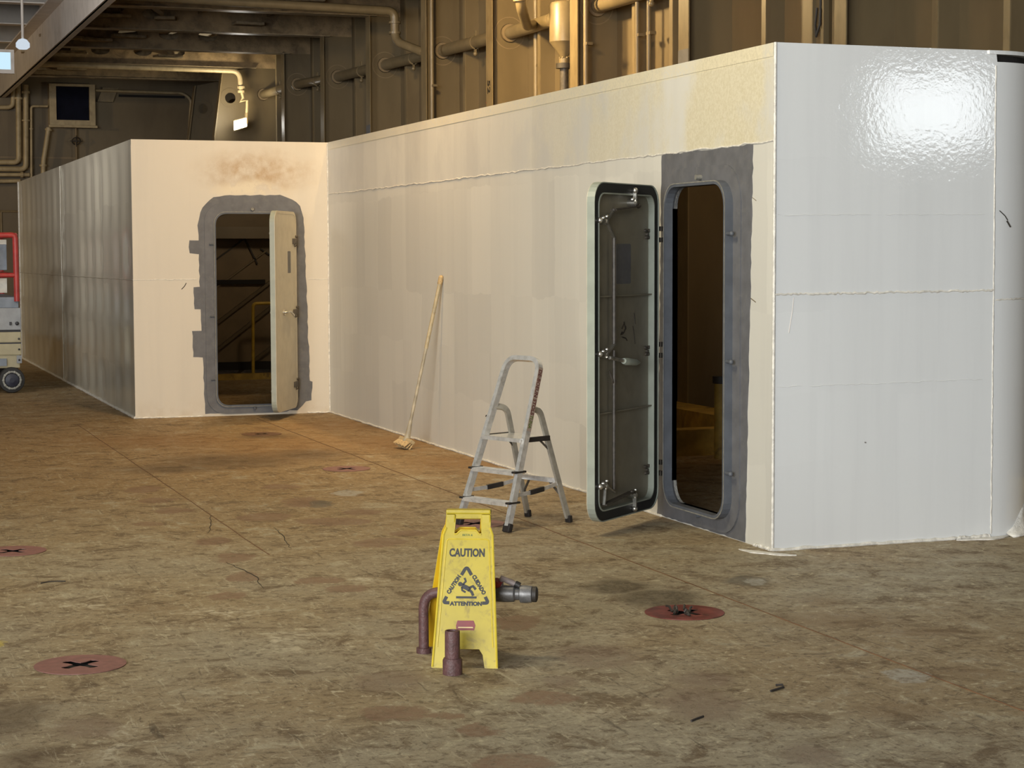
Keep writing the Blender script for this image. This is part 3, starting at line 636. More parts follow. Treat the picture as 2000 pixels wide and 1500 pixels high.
    obj('handle_grip', m, 'leaf_rim', t, smooth=50)
    m = MB(); m.tube(bend([f(xf - .055, dz[1] - .10, .02), f(xf - .07, dz[1] - .16, .0), f(xf - .10, dz[1] - .20, .0), f(xf - .12, dz[1] - .16, .0)], .03), .006, 6); obj('hook', m, 'steel_dark', t, smooth=50)
    # outside handle and spindle bosses
    m = MB(); xo = x0 + W * .48
    m.tube(bend([f(xo + .12, dz[1] + .0, .07), f(xo + .12, dz[1] + .0, .11), f(xo - .02, dz[1] + .005, .115), f(xo - .16, dz[1] - .04, .115)], .03), .012, 8); m.cyl(f(xo + .12, dz[1], .07), f(xo + .12, dz[1], .085), .03, n=14)
    obj('outer_handle', m, 'steel', t, smooth=50)
    obj('outer_patch', MB().plate([rr(x0 + W * .28, z0 + Ht * .69, x0 + W * .42, z0 + Ht * .80, .012)], f, 0.0695, 0.0712), 'primer', t)
    # hinges
    for q in (.12, .49, .85):
        z = z0 + Ht * q; m = MB()
        m.b2(f(x0 - .01, z - .03, .070), f(x0 + .16, z + .03, .082), bev=.004); m.cyl(f(-.012, z - .06, .06), f(-.012, z + .06, .06), .018, n=12); m.b2(f(-.05, z - .05, .0), f(-.012, z - .02, .07)); m.b2(f(-.05, z + .02, .0), f(-.012, z + .05, .07))
        m.ball(f(x0 + .03, z + .05, .078), .014); m.ball(f(x0 + .07, z - .045, .078), .014)
        obj('hinge', m, 'steel_dark' if inmat == 'leaf_in' else 'steel', t, smooth=40)
        m = MB()
        for (ax, az) in ((.10, 0), (.075, .022), (.125, .022), (.085, -.02), (.115, -.02)): m.cyl(f(x0 + ax, z + az, .056), f(x0 + ax, z + az, .040), .011, n=6)
        obj('hinge_bolt', m, 'steel_dark', t)
    return t, f
# AB door: hinge on its left jamb, swung about 50 degrees out; its inside faces the camera
dab, fab = door((XL - .065, 10.965, 0), math.radians(221.0), -1, .905, 2.03, .085, 'open sage green steel door seen from its inner side with dogging rods and black gasket', 'leaf_in', 'leaf', 'leaf_rim')
def stroke(P, w=.004):      # marker scribble on the inner lining
    obj('marker_stroke', MB().tube([fab(.02 + .905 * a, .085 + 2.03 * b, .0545) for a, b in P], w, 5), 'marker', dab)
stroke([(.50, .565), (.47, .58), (.44, .57), (.47, .553), (.50, .555), (.52, .548), (.48, .55)]); stroke([(.47, .585), (.455, .57), (.44, .563)]); stroke([(.50, .54), (.44, .535), (.42, .528)]); stroke([(.31, .61), (.30, .59), (.295, .575)], .003); stroke([(.33, .57), (.31, .545), (.295, .515)], .0025)
dcb, fcb = door((4.595, YB - .07, 0), math.radians(242), 1, .85, 2.05, .08, 'open cream steel door in the warm lit end wall, seen from its outer side', 'leaf_in', 'leaf', 'leaf_rim')

# ------------------------------------------------------------------ hull side, frames, stiffeners
hull = struct('wall_hull', MB().b2((HX, 8.2, 0), (HX + .03, 42, ZC)).b2((HX, -12, 0), (HX + .03, 3.2, ZC)), 'tan', 'tan steel hull side with deep web frames')
HOLEZ = {35.70: 4.70, 32.92: 4.66, 30.11: 4.545, 27.34: 4.477, 24.55: 4.406, 21.87: 4.352, 19.10: 4.335, 16.32: 4.32, 13.41: 4.31, 10.62: 4.30, 38.5: 4.72}
for y in FR:
    deep = 7.0 if y > 35 else None
    fy = lambda a, b, d, y=y: (a, y - d, b)
    if deep:
        wm = MB().plate([[(6.86, 0), (FX, 0), (FX, ZB), (7.06, ZB - .12), (6.90, 3.9)], circ(7.22, 4.62, .10, 20)], fy, -0.006, 0.006)
        wm.plate([[(FX, 0), (HX, 0), (HX, ZC), (FX, ZC)], circ(7.85, HOLEZ[y], .115, 20)], fy, -0.006, 0.006)
        w = obj('web_frame', wm, 'tan', hull)
        m = MB(); m.plate([circ(7.22, 4.62, .19, 24), circ(7.22, 4.62, .165, 24)], fy, .008, .014); obj('hole_collar', m, 'tan', w)
        obj('flange', MB().bar((6.90, y, 3.9), (7.06, y, ZB - .12), .02, .2, up=(0, 1, 0)), 'tan_light', w)
        obj('flange', MB().bar((6.86, y, 0), (6.90, y, 3.9), .02, .2, up=(0, 1, 0)), 'tan_light', w)
    else:
        loops = [[(FX, 0), (HX, 0), (HX, ZC), (FX, ZC)], circ(7.85, HOLEZ[y], .115, 20)]
        w = obj('web_frame', MB().plate(loops, fy, -0.007, 0.007), 'tan', hull)
        m = MB(); m.plate([circ(7.85, HOLEZ[y], .195, 24), circ(7.85, HOLEZ[y], .185, 24)], fy, .007, .011); obj('hole_collar', m, 'brown', w)
        obj('flange', MB().b2((FX - .012, y - .11, 0), (FX, y + .11, ZB + .02)), 'tan_light', w)
    if y in (27.34, 16.32):
        obj('primer_touch_up', MB().b2((FX - .0135, y - .112, 3.0), (FX - .012, y + .112, 3.59)), 'primer', w)
    for k in (0.93, 1.86):
        ys = y + k
        if ys > 41: continue
        s_ = obj('stiffener', MB().b2((HX - .18, ys - .005, 0), (HX, ys + .005, ZC)), 'tan', hull)
        obj('stiffener_flange', MB().b2((HX - .19, ys - .005, 0), (HX - .18, ys + .075, ZC)), 'tan_light', s_)
# kerb along the foot of the frames, seen through the doors
obj('hull_kerb', MB().b2((7.25, 9.2, 0), (7.30, 40.9, .26)).b2((7.25, 9.2, .26), (7.6, 40.9, .275)), 'kerb', hull)
# painted marks on the hull: red guide line, red square, red arc, frame number
fHX = lambda a, b, d: (HX - d, a, b)
obj('red_line', MB().plate([ragged([(24.085, 3.2), (24.115, 3.2), (24.115, 5.4), (24.085, 5.4)], .08, .004, 9)], fHX, 0.0, 0.002), 'red_line', hull)
obj('red_mark', MB().plate([[(24.10, 4.09), (24.20, 4.09), (24.20, 4.23), (24.10, 4.23)]], fHX, 0.0, 0.002), 'red_line', hull)
m = MB(); m.tube([(HX - .003, 23.40 + .09 * math.cos(t), 3.93 + .30 * math.sin(t)) for t in [PI * .45 + PI * 1.1 * i / 14 for i in range(15)]], .011, 6); obj('red_arc', m, 'red_line', hull)
text('frame_number', '52', .15, 'ink', hull, Matrix.Translation((FX - .0135, 21.88, 3.70)) @ Matrix.Rotation(-PI / 2, 4, 'Z') @ Matrix.Rotation(PI / 2, 4, 'X') @ Matrix.Rotation(-PI / 2, 4, 'Z'), .004, width=.16, height=.10)

# ------------------------------------------------------------------ deckhead: plating, beams, girder
ceiling = struct('ceiling', MB().b2((3.47, 4.0, ZC), (8.2, 42, ZC + .03)), 'grey_deck')
for i, y in enumerate(FR[:]):
    rnd = random.Random(30 + i)
    fy = lambda a, b, d, y=y: (a, y - d, b)
    hl = []
    for a in (4.15, 4.85, 5.55, 6.25):
        if rnd.random() < .62: hl.append(circ(a + rnd.uniform(-.15, .15), ZB + .25, .17, 18, .085))
    b = obj('deck_beam', MB().plate([[(3.47, ZB), (HX, ZB), (HX, ZC), (3.47, ZC)]] + hl, fy, -.008, .008), 'deckhead', ceiling)
    obj('beam_flange', MB().b2((3.47, y - .12, ZB - .014), (FX + .1, y + .12, ZB)), 'beam_edge', b)
    if y > 20:      # lumpy lagging clinging to the beam
        m = MB(); x = 3.5; path = []; rad = []
        while x < FX - .5:
            path.append((x, y + .17, ZB + .2 + rnd.uniform(-.05, .05))); rad.append(rnd.uniform(.07, .15)); x += .22
        m.tube(path, rad, 9); obj('lagging', m, 'lagging', b, smooth=60)
        for q in range(4):
            xx = rnd.uniform(3.6, 6.6); m = MB(); L = rnd.uniform(.25, .6)
            m.box((xx, y - .2, ZB + .1 + rnd.uniform(0, .1)), (L, .25, .05), rz=rnd.uniform(-.3, .3), bev=.015)
            obj('cable_plate', m, 'lagging', b)
    g = obj('deck_beam', MB().plate([[(-14.2, 5.53), (3.44, 5.53), (3.44, 5.97), (-14.2, 5.97)]], fy, -.008, .008), 'grey_deck', ceiling)
    obj('beam_flange', MB().b2((-14.2, y - .12, 5.516), (3.43, y + .12, 5.53)), 'grey_girder', g)
for y in (5.0, 7.8): obj('deck_beam', MB().b2((3.47, y - .1, ZB), (HX, y + .1, ZC)), 'grey_deck', ceiling)
gd = obj('girder', MB().b2((3.44, 6, 4.94), (3.47, 40.9, 5.97)), 'grey_girder', ceiling)
obj('girder_lip', MB().b2((3.42, 6, 4.94), (3.56, 40.9, 4.955)), 'grey_girder', gd)
obj('girder_flange', MB().b2((3.22, 6, 5.50), (3.44, 40.9, 5.53)), 'grey_girder', gd)
obj('upper_plating', MB().b2((-14.5, 4.0, 5.97), (3.47, 42, 6.0)), 'grey_deck', ceiling)
for x in (4.4, 5.6, 6.7): obj('deck_longitudinal', MB().b2((x - .006, 9, ZC - .2), (x + .006, 41, ZC)), 'deckhead', ceiling)
t = thing('ceiling_lamp', 'small pale dome lamp on the edge of the grey ceiling girder', 'lamp', (2.78, 28.9, 4.7))
obj('lamp_dome', MB().lathe([(.06, 0), (.10, .03), (.10, .09), (.06, .14), (.02, .155)], n=16), 'dome', t, smooth=50)
obj('lamp_stem', MB().cyl((0, 0, .15), (0, 0, 1.26), .02, n=8), 'grey_girder', t)

t = thing('daylight_hatch', 'pale blue daylight panel beyond the grey ceiling girder at upper left', 'hatch', (2.5, 30, 4.5))
obj('bright_pane', MB().b2((1.7, 30.0, 4.50), (2.70, 30.02, 4.76)), 'sky_panel', t, world=True)
m = MB(); fy = lambda a, b, d: (a, 30 - d, b); m.plate([[(1.64, 4.44), (2.75, 4.44), (2.75, 4.80), (1.64, 4.80)], [(1.70, 4.50), (1.70, 4.76), (2.70, 4.76), (2.70, 4.50)]], fy, -.04, .03)
m.b2((1.75, 29.99, 4.74), (1.79, 30.03, 5.97)).b2((2.4, 29.99, 4.74), (2.44, 30.03, 5.97)); obj('hatch_frame', m, 'grey_girder', t, world=True)

# ------------------------------------------------------------------ end bulkhead and far side of the hold
wall_back = struct('wall_back', MB().b2((-14.5, 41, 0), (8.12, 41.05, 5.98)), 'tan', 'tan bulkhead at the end of the hold')
wall_left = struct('wall_left', MB().b2((-14.3, 4, 0), (-14.25, 42, 5.98)), 'tan', 'far side of the hold')
for k in range(9):
    x = -12.5 + k * 1.7
    if x < 2.4: obj('stiffener', MB().b2((x - .006, 40.8, 0), (x + .006, 41, ZC)), 'tan_light', wall_back)
obj('bulkhead_strip', MB().b2((5.9, 40.97, 5.02), (7.3, 41.0, 5.07)), 'dark', wall_back)
obj('bulkhead_weld', MB().b2((3.3, 40.99, 3.70), (5.0, 41, 3.73)), 'brown', wall_back)
t = thing('vent_box', 'square tan box with a dark blue opening high on the far bulkhead', 'vent', (4.92, 40.7, 4.82))
fv = lambda a, b, d: (a, 40.7 - d, b)
obj('box_frame', MB().plate([[(4.43, 4.36), (5.37, 4.36), (5.37, 5.24), (4.43, 5.24)], [(4.57, 4.49), (4.57, 5.19), (5.25, 5.19), (5.25, 4.49)]], fv, -.3, 0.0), 'tan_pale', t, world=True)
obj('dark_pane', MB().b2((4.57, 40.78, 4.49), (5.25, 40.8, 5.19)), 'navy', t, world=True)
obj('sill_lip', MB().b2((4.40, 40.62, 4.33), (5.40, 40.7, 4.38), bev=.01), 'tan_pale', t, world=True)
def pipe(name, pts, r, label, bendr=.12, mat='tan_pale', flanges=(), group=None, cat='pipe'):
    t = thing(name, label, cat, pts[-1], group=group)
    obj('pipe_run', MB().tube(bend(pts, bendr), r, 12), mat, t, world=True, smooth=50)
    for a, b in flanges: obj('pipe_flange', MB().cyl(a, b, r * 1.55, n=16), mat, t, world=True, smooth=40)
    return t
Y4 = 40.75
pipe('tall_pipe', [(3.81, Y4, 5.2), (3.79, Y4, 3.60), (2.6, Y4, 3.59)], .055, 'tan pipe on the far bulkhead, left one of the two thick pipes that turn left', flanges=[((3.81, Y4, 4.9), (3.81, Y4, 4.94))])
pipe('tall_pipe', [(3.965, Y4, 5.2), (3.93, Y4, 3.46), (2.6, Y4, 3.455)], .055, 'tan pipe on the far bulkhead, second thick pipe beside the thin one', flanges=[((3.96, Y4, 5.02), (3.96, Y4, 5.07)), ((3.95, Y4, 4.45), (3.95, Y4, 4.48))])
pipe('thin_pipe', [(4.40, Y4, 4.77), (4.065, Y4, 4.765), (4.035, Y4, 3.1)], .024, 'thin tan pipe bent downwards left of the dark blue opening', .06, flanges=[((4.055, Y4, 4.28), (4.055, Y4, 4.31))])
pipe('slanted_pipe', [(4.41, Y4, 4.33), (4.285, Y4, 3.60), (4.27, Y4, 3.0)], .05, 'thick slanted tan pipe below the dark blue opening', .1, flanges=[((4.41, Y4, 4.30), (4.404, Y4, 4.26)), ((4.28, Y4, 3.56), (4.28, Y4, 3.52))])
pipe('hooked_pipe', [(2.6, Y4, 4.705), (3.69, Y4, 4.73), (3.715, Y4, 5.15)], .045, 'tan pipe hooking upwards at the left edge high on the far bulkhead')
pipe('level_pipe', [(2.6, Y4, 3.335), (4.0, Y4, 3.346)], .04, 'upper of the two level tan pipes above the white wall at the left edge', flanges=[((3.82, Y4, 3.345), (3.87, Y4, 3.345))])
pipe('level_pipe', [(2.6, Y4, 3.19), (3.81, Y4, 3.215)], .04, 'lower of the two level tan pipes above the white wall at the left edge')
pipe('conduit', [(5.40, Y4 + .1, 5.13), (7.25, Y4 + .1, 5.12), (7.42, Y4 + .1, 4.98), (7.24, Y4 + .1, 3.0)], .03, 'thin brown conduit rounding the plain panel of the far bulkhead', .1)
obj('bulkhead_bracket', MB().plate([[(5.44, 4.9), (5.76, 4.9), (5.88, 5.2), (5.55, 5.2)]], lambda a, b, d: (a, 41 - d, b), 0, .14), 'tan_light', wall_back)
t = thing('valve', 'dark star shaped valve wheel on a thin stem on the far bulkhead', 'valve', (4.975, 40.8, 3.3))
m = MB(); m.ring((4.975, 40.78, 4.06), (0, 1, .6), .085, .014, 14, 6)
for k in range(4): m.cyl((4.975, 40.78, 4.06), (4.975 + .13 * math.cos(k * PI / 2), 40.78, 4.06 + .12 * math.sin(k * PI / 2)), .02, .008, 6)
obj('hand_wheel', m, 'marker', t, world=True)
obj('stem', MB().cyl((4.975, 40.8, 3.3), (4.975, 40.8, 4.33), .022, n=8), 'brown', t, world=True)
# guard rail far left
t = thing('guard_rail', 'pale tan guard rail behind the red work platform', 'railing', (3.0, 36.5, 0))
m = MB(); m.tube([(1.5, 36.5, 2.49), (3.4, 36.5, 2.49)], .022, 8).tube([(1.5, 36.5, 2.1), (3.4, 36.5, 2.1)], .018, 8); obj('rail', m, 'tan_light', t, world=True)
for x in (1.7, 3.06): obj('post', MB().cyl((x, 36.5, 0), (x, 36.5, 2.49), .022, n=8), 'tan_light', t, world=True)

# ------------------------------------------------------------------ pipework along the hull
t = thing('drain_pipe', 'long thick tan pipe running through the hull frames above the white deck house', 'pipe', (7.85, 36, 4.7))
Z = sorted((y, HOLEZ[y]) for y in FR if 12 < y < 36.5)
for (y0, z0), (y1, z1) in zip(Z, Z[1:]):
    obj('pipe_length', MB().cyl((7.85, y0, z0), (7.85, y1, z1), .078, n=18), 'tan_pipe', t, world=True, smooth=50)
    for q in (.36,):
        yy, zz = y0 + (y1 - y0) * q + .3, z0 + (z1 - z0) * q
        m = MB(); m.cyl((7.85, yy, zz), (7.85, yy + .05, zz), .086, n=18); m.b2((7.84, yy, zz - .15), (7.86, yy + .05, zz + .15)); m.ball((7.85, yy + .02, zz - .14), .03)
        obj('pipe_clamp', m, 'tan_light', t, world=True, smooth=40)
    obj('sleeve', MB().cyl((7.85, y1 - .035, z1), (7.85, y1 + .035, z1), .108, n=20), 'brown', t, world=True, smooth=40)
obj('branch', MB().tube(bend([(7.72, 24.95, 4.42), (7.47, 25.5, 4.62), (7.47, 25.5, 5.03), (7.25, 25.5, 5.035), (3.4, 25.5, 5.10)], .16, 8), .062, 12), 'tan_pipe', t, world=True, smooth=50)
for z in (4.72, 4.86): obj('branch_flange', MB().cyl((7.47, 25.5, z), (7.47, 25.5, z + .03), .085, n=16), 'tan_pipe', t, world=True, smooth=40)
t = thing('branch_pipe', 'short tan pipe elbow rising from the thick hull pipe beside the drain pot', 'pipe', (7.3, 19.8, 4.3))
obj('elbow', MB().tube(bend([(7.85, 21.0, 4.36), (7.46, 20.2, 4.24), (7.22, 19.75, 4.40), (7.20, 19.75, 5.1)], .12, 8), .058, 14), 'tan_pipe', t, world=True, smooth=50)
obj('elbow_collar', MB().cyl((7.205, 19.75, 4.44), (7.205, 19.75, 4.50), .068, n=16), 'tan_light', t, world=True, smooth=40)
t = thing('drain_pot', 'cylindrical tan drain pot with cone bottom and dark valve below', 'tank', (7.72, 19.75, 3.4))
obj('pot', MB().lathe([(.04, 3.84), (.05, 3.87), (.165, 4.02), (.165, 4.42), (.15, 4.45), (.05, 4.47)], (7.735, 19.75, 0), n=28), 'tan_pipe', t, world=True, smooth=35)
m = MB(); m.cyl((7.735, 19.75, 3.79), (7.735, 19.75, 3.84), .06, n=14)
for k in range(6): m.ball((7.735 + .05 * math.cos(k), 19.75 + .05 * math.sin(k), 3.845), .014, n=8)
obj('pot_collar', m, 'tan_light', t, world=True, smooth=40)
obj('valve_flange', MB().cyl((7.735, 19.75, 3.73), (7.735, 19.75, 3.785), .095, n=16), 'marker', t, world=True, smooth=40)
obj('outlet_pipe', MB().cyl((7.735, 19.75, 2.6), (7.735, 19.75, 3.73), .05, n=12), 'steel_dark', t, world=True, smooth=40)
VL = [('pale vertical pipe hugging the frame just past the red guide line', 7.62, 24.28, .028), ('vertical pipe hugging the front of the frame right of the drain pot', 7.66, 18.93, .026), ('left of the twin thin pipes below the hull pipe right of the drain pot', 7.86, 18.02, .022), ('right of the twin thin pipes below the hull pipe right of the drain pot', 7.9, 17.82, .022), ('thin pale pipe behind the pipe elbow near the drain pot', 7.98, 21.3, .03)]
for l, x, y, r in VL:
    t = thing('riser_pipe', l, 'pipe', (x, y, 0), group='thin riser pipes on the hull side')
    zt = 4.25 if 'twin' in l else (5.18 if 'frame' in l else 5.1)
    obj('pipe_run', MB().cyl((x, y, .3), (x, y, zt), r, n=10), 'tan_light', t, world=True, smooth=40)
    for z in (2.0, 3.9): obj('bracket', MB().b2((x - .01, y - .05, z), (x + .06, y + .05, z + .03)), 'tan', t, world=True)
# cable tray with hanging cable loop, far right
t = thing('cable_tray', 'vertical tan cable tray with a hanging cable loop above the end wall', 'cable tray', (7.7, 13.7, 0))
m = MB(); m.b2((7.58, 13.60, 0.3), (7.60, 13.78, ZB)).b2((7.55, 13.59, .3), (7.6, 13.61, ZB)).b2((7.55, 13.77, .3), (7.6, 13.79, ZB)); obj('tray', m, 'tan', t, world=True)
obj('cable_loop', MB().tube([(7.57, 13.66, 4.6), (7.56, 13.66, 3.7), (7.55, 13.65, 3.52), (7.54, 13.69, 3.43), (7.55, 13.73, 3.52), (7.56, 13.72, 3.66)], .012, 8), 'marker', t, world=True, smooth=50)

# ------------------------------------------------------------------ floodlight pipe at the far frames
t = thing('lamp_pipe', 'pale tan pipe under the far deck beam, ending in an elbow with a lamp arm', 'pipe', (7.3, 35.2, 4.6))
obj('pipe_run', MB().tube(bend([(3.6, 35.2, 5.10), (7.30, 35.2, 5.085), (7.33, 35.2, 4.70)], .16, 8), .05, 12), 'tan_pale', t, world=True, smooth=50)
m = MB(); m.cyl((7.33, 35.2, 4.76), (7.33, 35.2, 4.80), .075, n=14).cyl((7.33, 35.2, 4.68), (7.33, 35.2, 4.72), .07, n=14); obj('pipe_flange', m, 'tan_pale', t, world=True, smooth=40)
obj('lamp_arm', MB().tube([(7.34, 35.2, 4.68), (7.36, 35.2, 4.58), (7.30, 35.2, 4.52), (7.44, 35.2, 4.54), (7.42, 35.2, 4.2)], .028, 8), 'tan_pale', t, world=True, smooth=50)
t = thing('floodlight', 'glowing white rectangular floodlight hanging at the far hull frame', 'lamp', (7.27, 35.1, 4.05))
q = [(7.145, 3.975), (7.40, 4.055), (7.41, 4.215), (7.145, 4.135)]
fl_ = lambda a, b, d: (a, 35.05 - d + (a - 7.27) * .5, b)
obj('lamp_glass', MB().plate([q], fl_, 0, .012), 'lamp_face', t, world=True)
m = MB(); m.plate([[(7.13, 3.955), (7.415, 4.045), (7.425, 4.235), (7.13, 4.15)]], fl_, -.09, -.002); m.b2((7.38, 35.1, 4.1), (7.42, 35.2, 4.3)); obj('lamp_housing', m, 'tan_light', t, world=True)
area('floodlight_beam', (7.05, 34.6, 4.2), (6.9, 35.3, 5.2), .3, .2, 30, (1.0, 0.86, 0.58))

# ------------------------------------------------------------------ inside the deck house, seen through the doors
t = thing('stair_side', 'tan plated side with slanting stiffeners seen through the cream door', 'staircase', (5.8, 26, 0))
fs = lambda a, b, d: (a, 26 - d, b)
obj('side_plate', MB().plate([[(4.4, .1), (7.5, .1), (7.5, 2.9), (4.4, 2.0)]], fs, -.02, 0), 'brown', t, world=True)
def sb(a, b, w=.04, h=.06, mat='tan'): obj('slanting_stiffener', MB().bar((a[0], 25.97, a[1]), (b[0], 25.97, b[1]), w, h, up=(0, 1, 0)), mat, t, world=True)
sb((4.6, .43), (7.2, 2.35)); sb((4.6, .06), (7.2, 2.02)); sb((5.30, .04), (7.2, 1.45)); sb((4.7, 1.38), (5.45, 1.92), .02, .02, 'marker'); sb((5.42, 1.92), (5.6, 1.55), .02, .02, 'marker'); sb((4.7, 1.0), (5.75, 1.75), .02, .02, 'tan_light'); sb((5.65, 1.76), (6.0, 1.52), .02, .015, 'marker')
obj('cross_beam', MB().b2((4.2, 25.6, 1.90), (7.2, 25.75, 2.06)), 'tan', t, world=True)
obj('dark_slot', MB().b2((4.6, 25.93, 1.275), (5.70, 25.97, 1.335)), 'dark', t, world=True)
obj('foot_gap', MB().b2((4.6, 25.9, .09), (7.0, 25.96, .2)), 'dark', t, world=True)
for a, b in (((4.9, 2.0), (5.9, 2.75)), ((5.3, 2.9), (5.55, 2.1))): obj('cross_brace', MB().bar((a[0], 26.4, a[1]), (b[0], 26.4, b[1]), .12, .16, up=(0, 1, 0)), 'tan', t, world=True)
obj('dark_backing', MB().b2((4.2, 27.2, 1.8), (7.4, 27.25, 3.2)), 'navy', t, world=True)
obj('floor_kerb', MB().b2((4.2, 25.2, 0), (7.2, 25.35, .08)), 'kerb', t, world=True)
t = thing('yellow_rail', 'yellow pipe handrail seen through the cream door', 'railing', (5.45, 25.4, 0))
obj('rail_pipe', MB().tube(bend([(5.40, 25.4, .05), (5.41, 25.4, 1.02), (6.6, 25.4, 1.03)], .06), .022, 10), 'rail_yellow', t, world=True, smooth=50)
t = thing('bollard_pipe', 'rusty brown standing pipe inside the dark doorway of the sage door', 'pipe', (6.88, 14.05, 0))
obj('pipe_run', MB().cyl((6.88, 14.05, 0), (6.88, 14.05, .62), .055, n=14), 'kerb', t, world=True, smooth=40)
obj('pipe_cap', MB().cyl((6.88, 14.05, .62), (6.88, 14.05, .68), .07, n=14), 'marker', t, world=True, smooth=40)
obj('step_kerb', MB().b2((6.2, 14.3, 0), (7.3, 14.5, .22)), 'kerb', floor)

# ------------------------------------------------------------------ step ladder
t = thing('step_ladder', 'silver aluminium step ladder with three treads and a hoop handle beside the sage door', 'ladder', (3.756, 10.99, 0), math.radians(-66.1))
ZT, LEAN = 1.035, .368                     # hoop height, backward lean
def rail_pt(s, z):
    k = z / ZT; return Vector((s * (.222 - .075 * k), LEAN * k, z))
hoop = [rail_pt(-1, .035)] + [rail_pt(-1, .3), rail_pt(-1, .6)] + bend([rail_pt(-1, .8), rail_pt(-1, ZT), rail_pt(1, ZT), rail_pt(1, .8)], .085, 8) + [rail_pt(1, .6), rail_pt(1, .3), rail_pt(1, .035)]
def strip(path, prof, up):
    m = MB(); P = [Vector(p) for p in path]; rings = []
    for i in range(len(P)):
        tg = (P[min(i + 1, len(P) - 1)] - P[max(i - 1, 0)]).normalized(); y = Vector(up); y = (y - tg * y.dot(tg)).normalized(); x = tg.cross(y)
        rings.append([m.bm.verts.new(P[i] + x * a + y * b) for a, b in prof])
    k = len(prof)
    for A, B in zip(rings, rings[1:]):
        for j in range(k): m.bm.faces.new((A[j], A[(j + 1) % k], B[(j + 1) % k], B[j]))
    m.bm.faces.new(rings[0][::-1]); m.bm.faces.new(rings[-1]); return m
nrm = Vector((0, -ZT, LEAN)).normalized()  # out of the front of the rails
PR = [(-.0145, -.020), (.0145, -.020), (.0145, .020), (-.0145, .020)]
obj('hoop_rail', strip(hoop, PR, nrm), 'alu', t, smooth=30)
for s in (-1, 1):
    p = rail_pt(s, .03); obj('foot_cap', MB().bar(p + Vector((0, -.012, -.03)), p + Vector((0, .006, .022)), .032, .06, up=(1, 0, 0), bev=.007), 'black_rub', t)
for z, dep in ((.175, .085), (.358, .085)):
    a, b = rail_pt(-1, z), rail_pt(1, z); m = MB(); m.b2((a.x + .008, a.y - .045, z - .004), (b.x - .008, a.y + dep - .03, z)); m.b2((a.x + .008, a.y - .047, z - .022), (b.x - .008, a.y - .040, z))
    for k in range(5): m.b2((a.x + .01, a.y - .035 + k * .014, z), (b.x - .01, a.y - .030 + k * .014, z + .002))
    tr = obj('tread', m, 'alu', t)
    for s in (-1, 1):
        q = rail_pt(s, z); obj('tread_cap', MB().b2((q.x - .017, q.y - .050, z - .008), (q.x + .017, q.y + .050, z + .005), bev=.004), 'black_rub', tr)
zp = .557; a, b = rail_pt(-1, zp), rail_pt(1, zp)
pf = obj('platform', MB().b2((a.x + .006, a.y - .04, zp - .006), (b.x - .006, a.y + .20, zp)).b2((a.x + .006, a.y - .043, zp - .024), (b.x - .006, a.y - .037, zp)), 'alu', t)
for x_ in (b.x - .004, a.x + .004): obj('platform_edge', MB().b2((x_ - .008, a.y - .02, zp - .026), (x_ + .008, a.y + .21, zp + .004)), 'black_rub', pf)
def leg_pt(s, z):
    k = z / .70; return Vector((s * (.185 - .035 * k), .575 - .215 * k, z))
for s in (-1, 1):
    top = rail_pt(s, .735); top.x -= s * .0
    lg = [leg_pt(s, .03), leg_pt(s, .3), leg_pt(s, .52)] + bend([leg_pt(s, .55), leg_pt(s, .72), top], .11, 8)[1:]
    obj('rear_leg', strip(lg, [(-.009, -.018), (.009, -.018), (.009, .018), (-.009, .018)], (0, 1, .3)), 'alu_dull', t, smooth=30)
    p = leg_pt(s, .0); obj('foot_cap', MB().bar(p, p + Vector((0, -.006, .045)), .026, .046, up=(1, 0, 0), bev=.006), 'black_rub', t)
    p0, p1 = rail_pt(s, .215), leg_pt(s, .255); mid = (p0 + p1) / 2 - Vector((0, 0, .012))
    br = obj('spreader', MB().bar(p0, mid, .006, .024).bar(mid, p1, .006, .024), 'alu', t)
    obj('spreader_clip', MB().bar(mid + (p0 - mid) * .3, mid + (p1 - mid) * .3, .016, .03), 'black_rub', br)
    obj('platform_brace', MB().bar(Vector((s * .15, a.y + .15, zp - .02)), leg_pt(s, .46), .006, .012), 'steel_dark', t)
m = MB(); m.bar(leg_pt(-1, .27), leg_pt(1, .27), .02, .03); obj('rear_bar', m, 'alu', t)
m = MB(); m.bar(leg_pt(-1, .16) , leg_pt(-1, .27) + Vector((.09, 0, 0)), .008, .014).bar(leg_pt(1, .16), leg_pt(1, .27) - Vector((.09, 0, 0)), .008, .014); obj('rear_brace', m, 'steel_dark', t)
# printed strip with lettering on the outer side of one rail
p0, p1 = rail_pt(1, .985), rail_pt(1, .60); dirv = (p1 - p0).normalized(); outv = Vector((1, 0, 0)); outv = (outv - dirv * outv.dot(dirv)).normalized(); sidev = outv.cross(dirv)
m = MB(); T = Matrix((dirv, sidev, outv)).transposed().to_4x4(); T.translation = (p0 + p1) / 2 + outv * .015
m.box(None, ((p1 - p0).length, .036, .001), mat=T); st = obj('label_strip', m, 'label_strip', t)
T2 = T.copy(); T2.translation += outv * .0006 - dirv * .045
text('label_lettering', 'DE-BOEUN STOLS', .04, 'label_red', st, T2, .0008, width=.29, height=.028)
T3 = T.copy(); T3.translation += outv * .0006 + dirv * .145
text('label_lettering', 'TUNA', .04, 'label_green', st, T3, .0005, width=.085, height=.027)

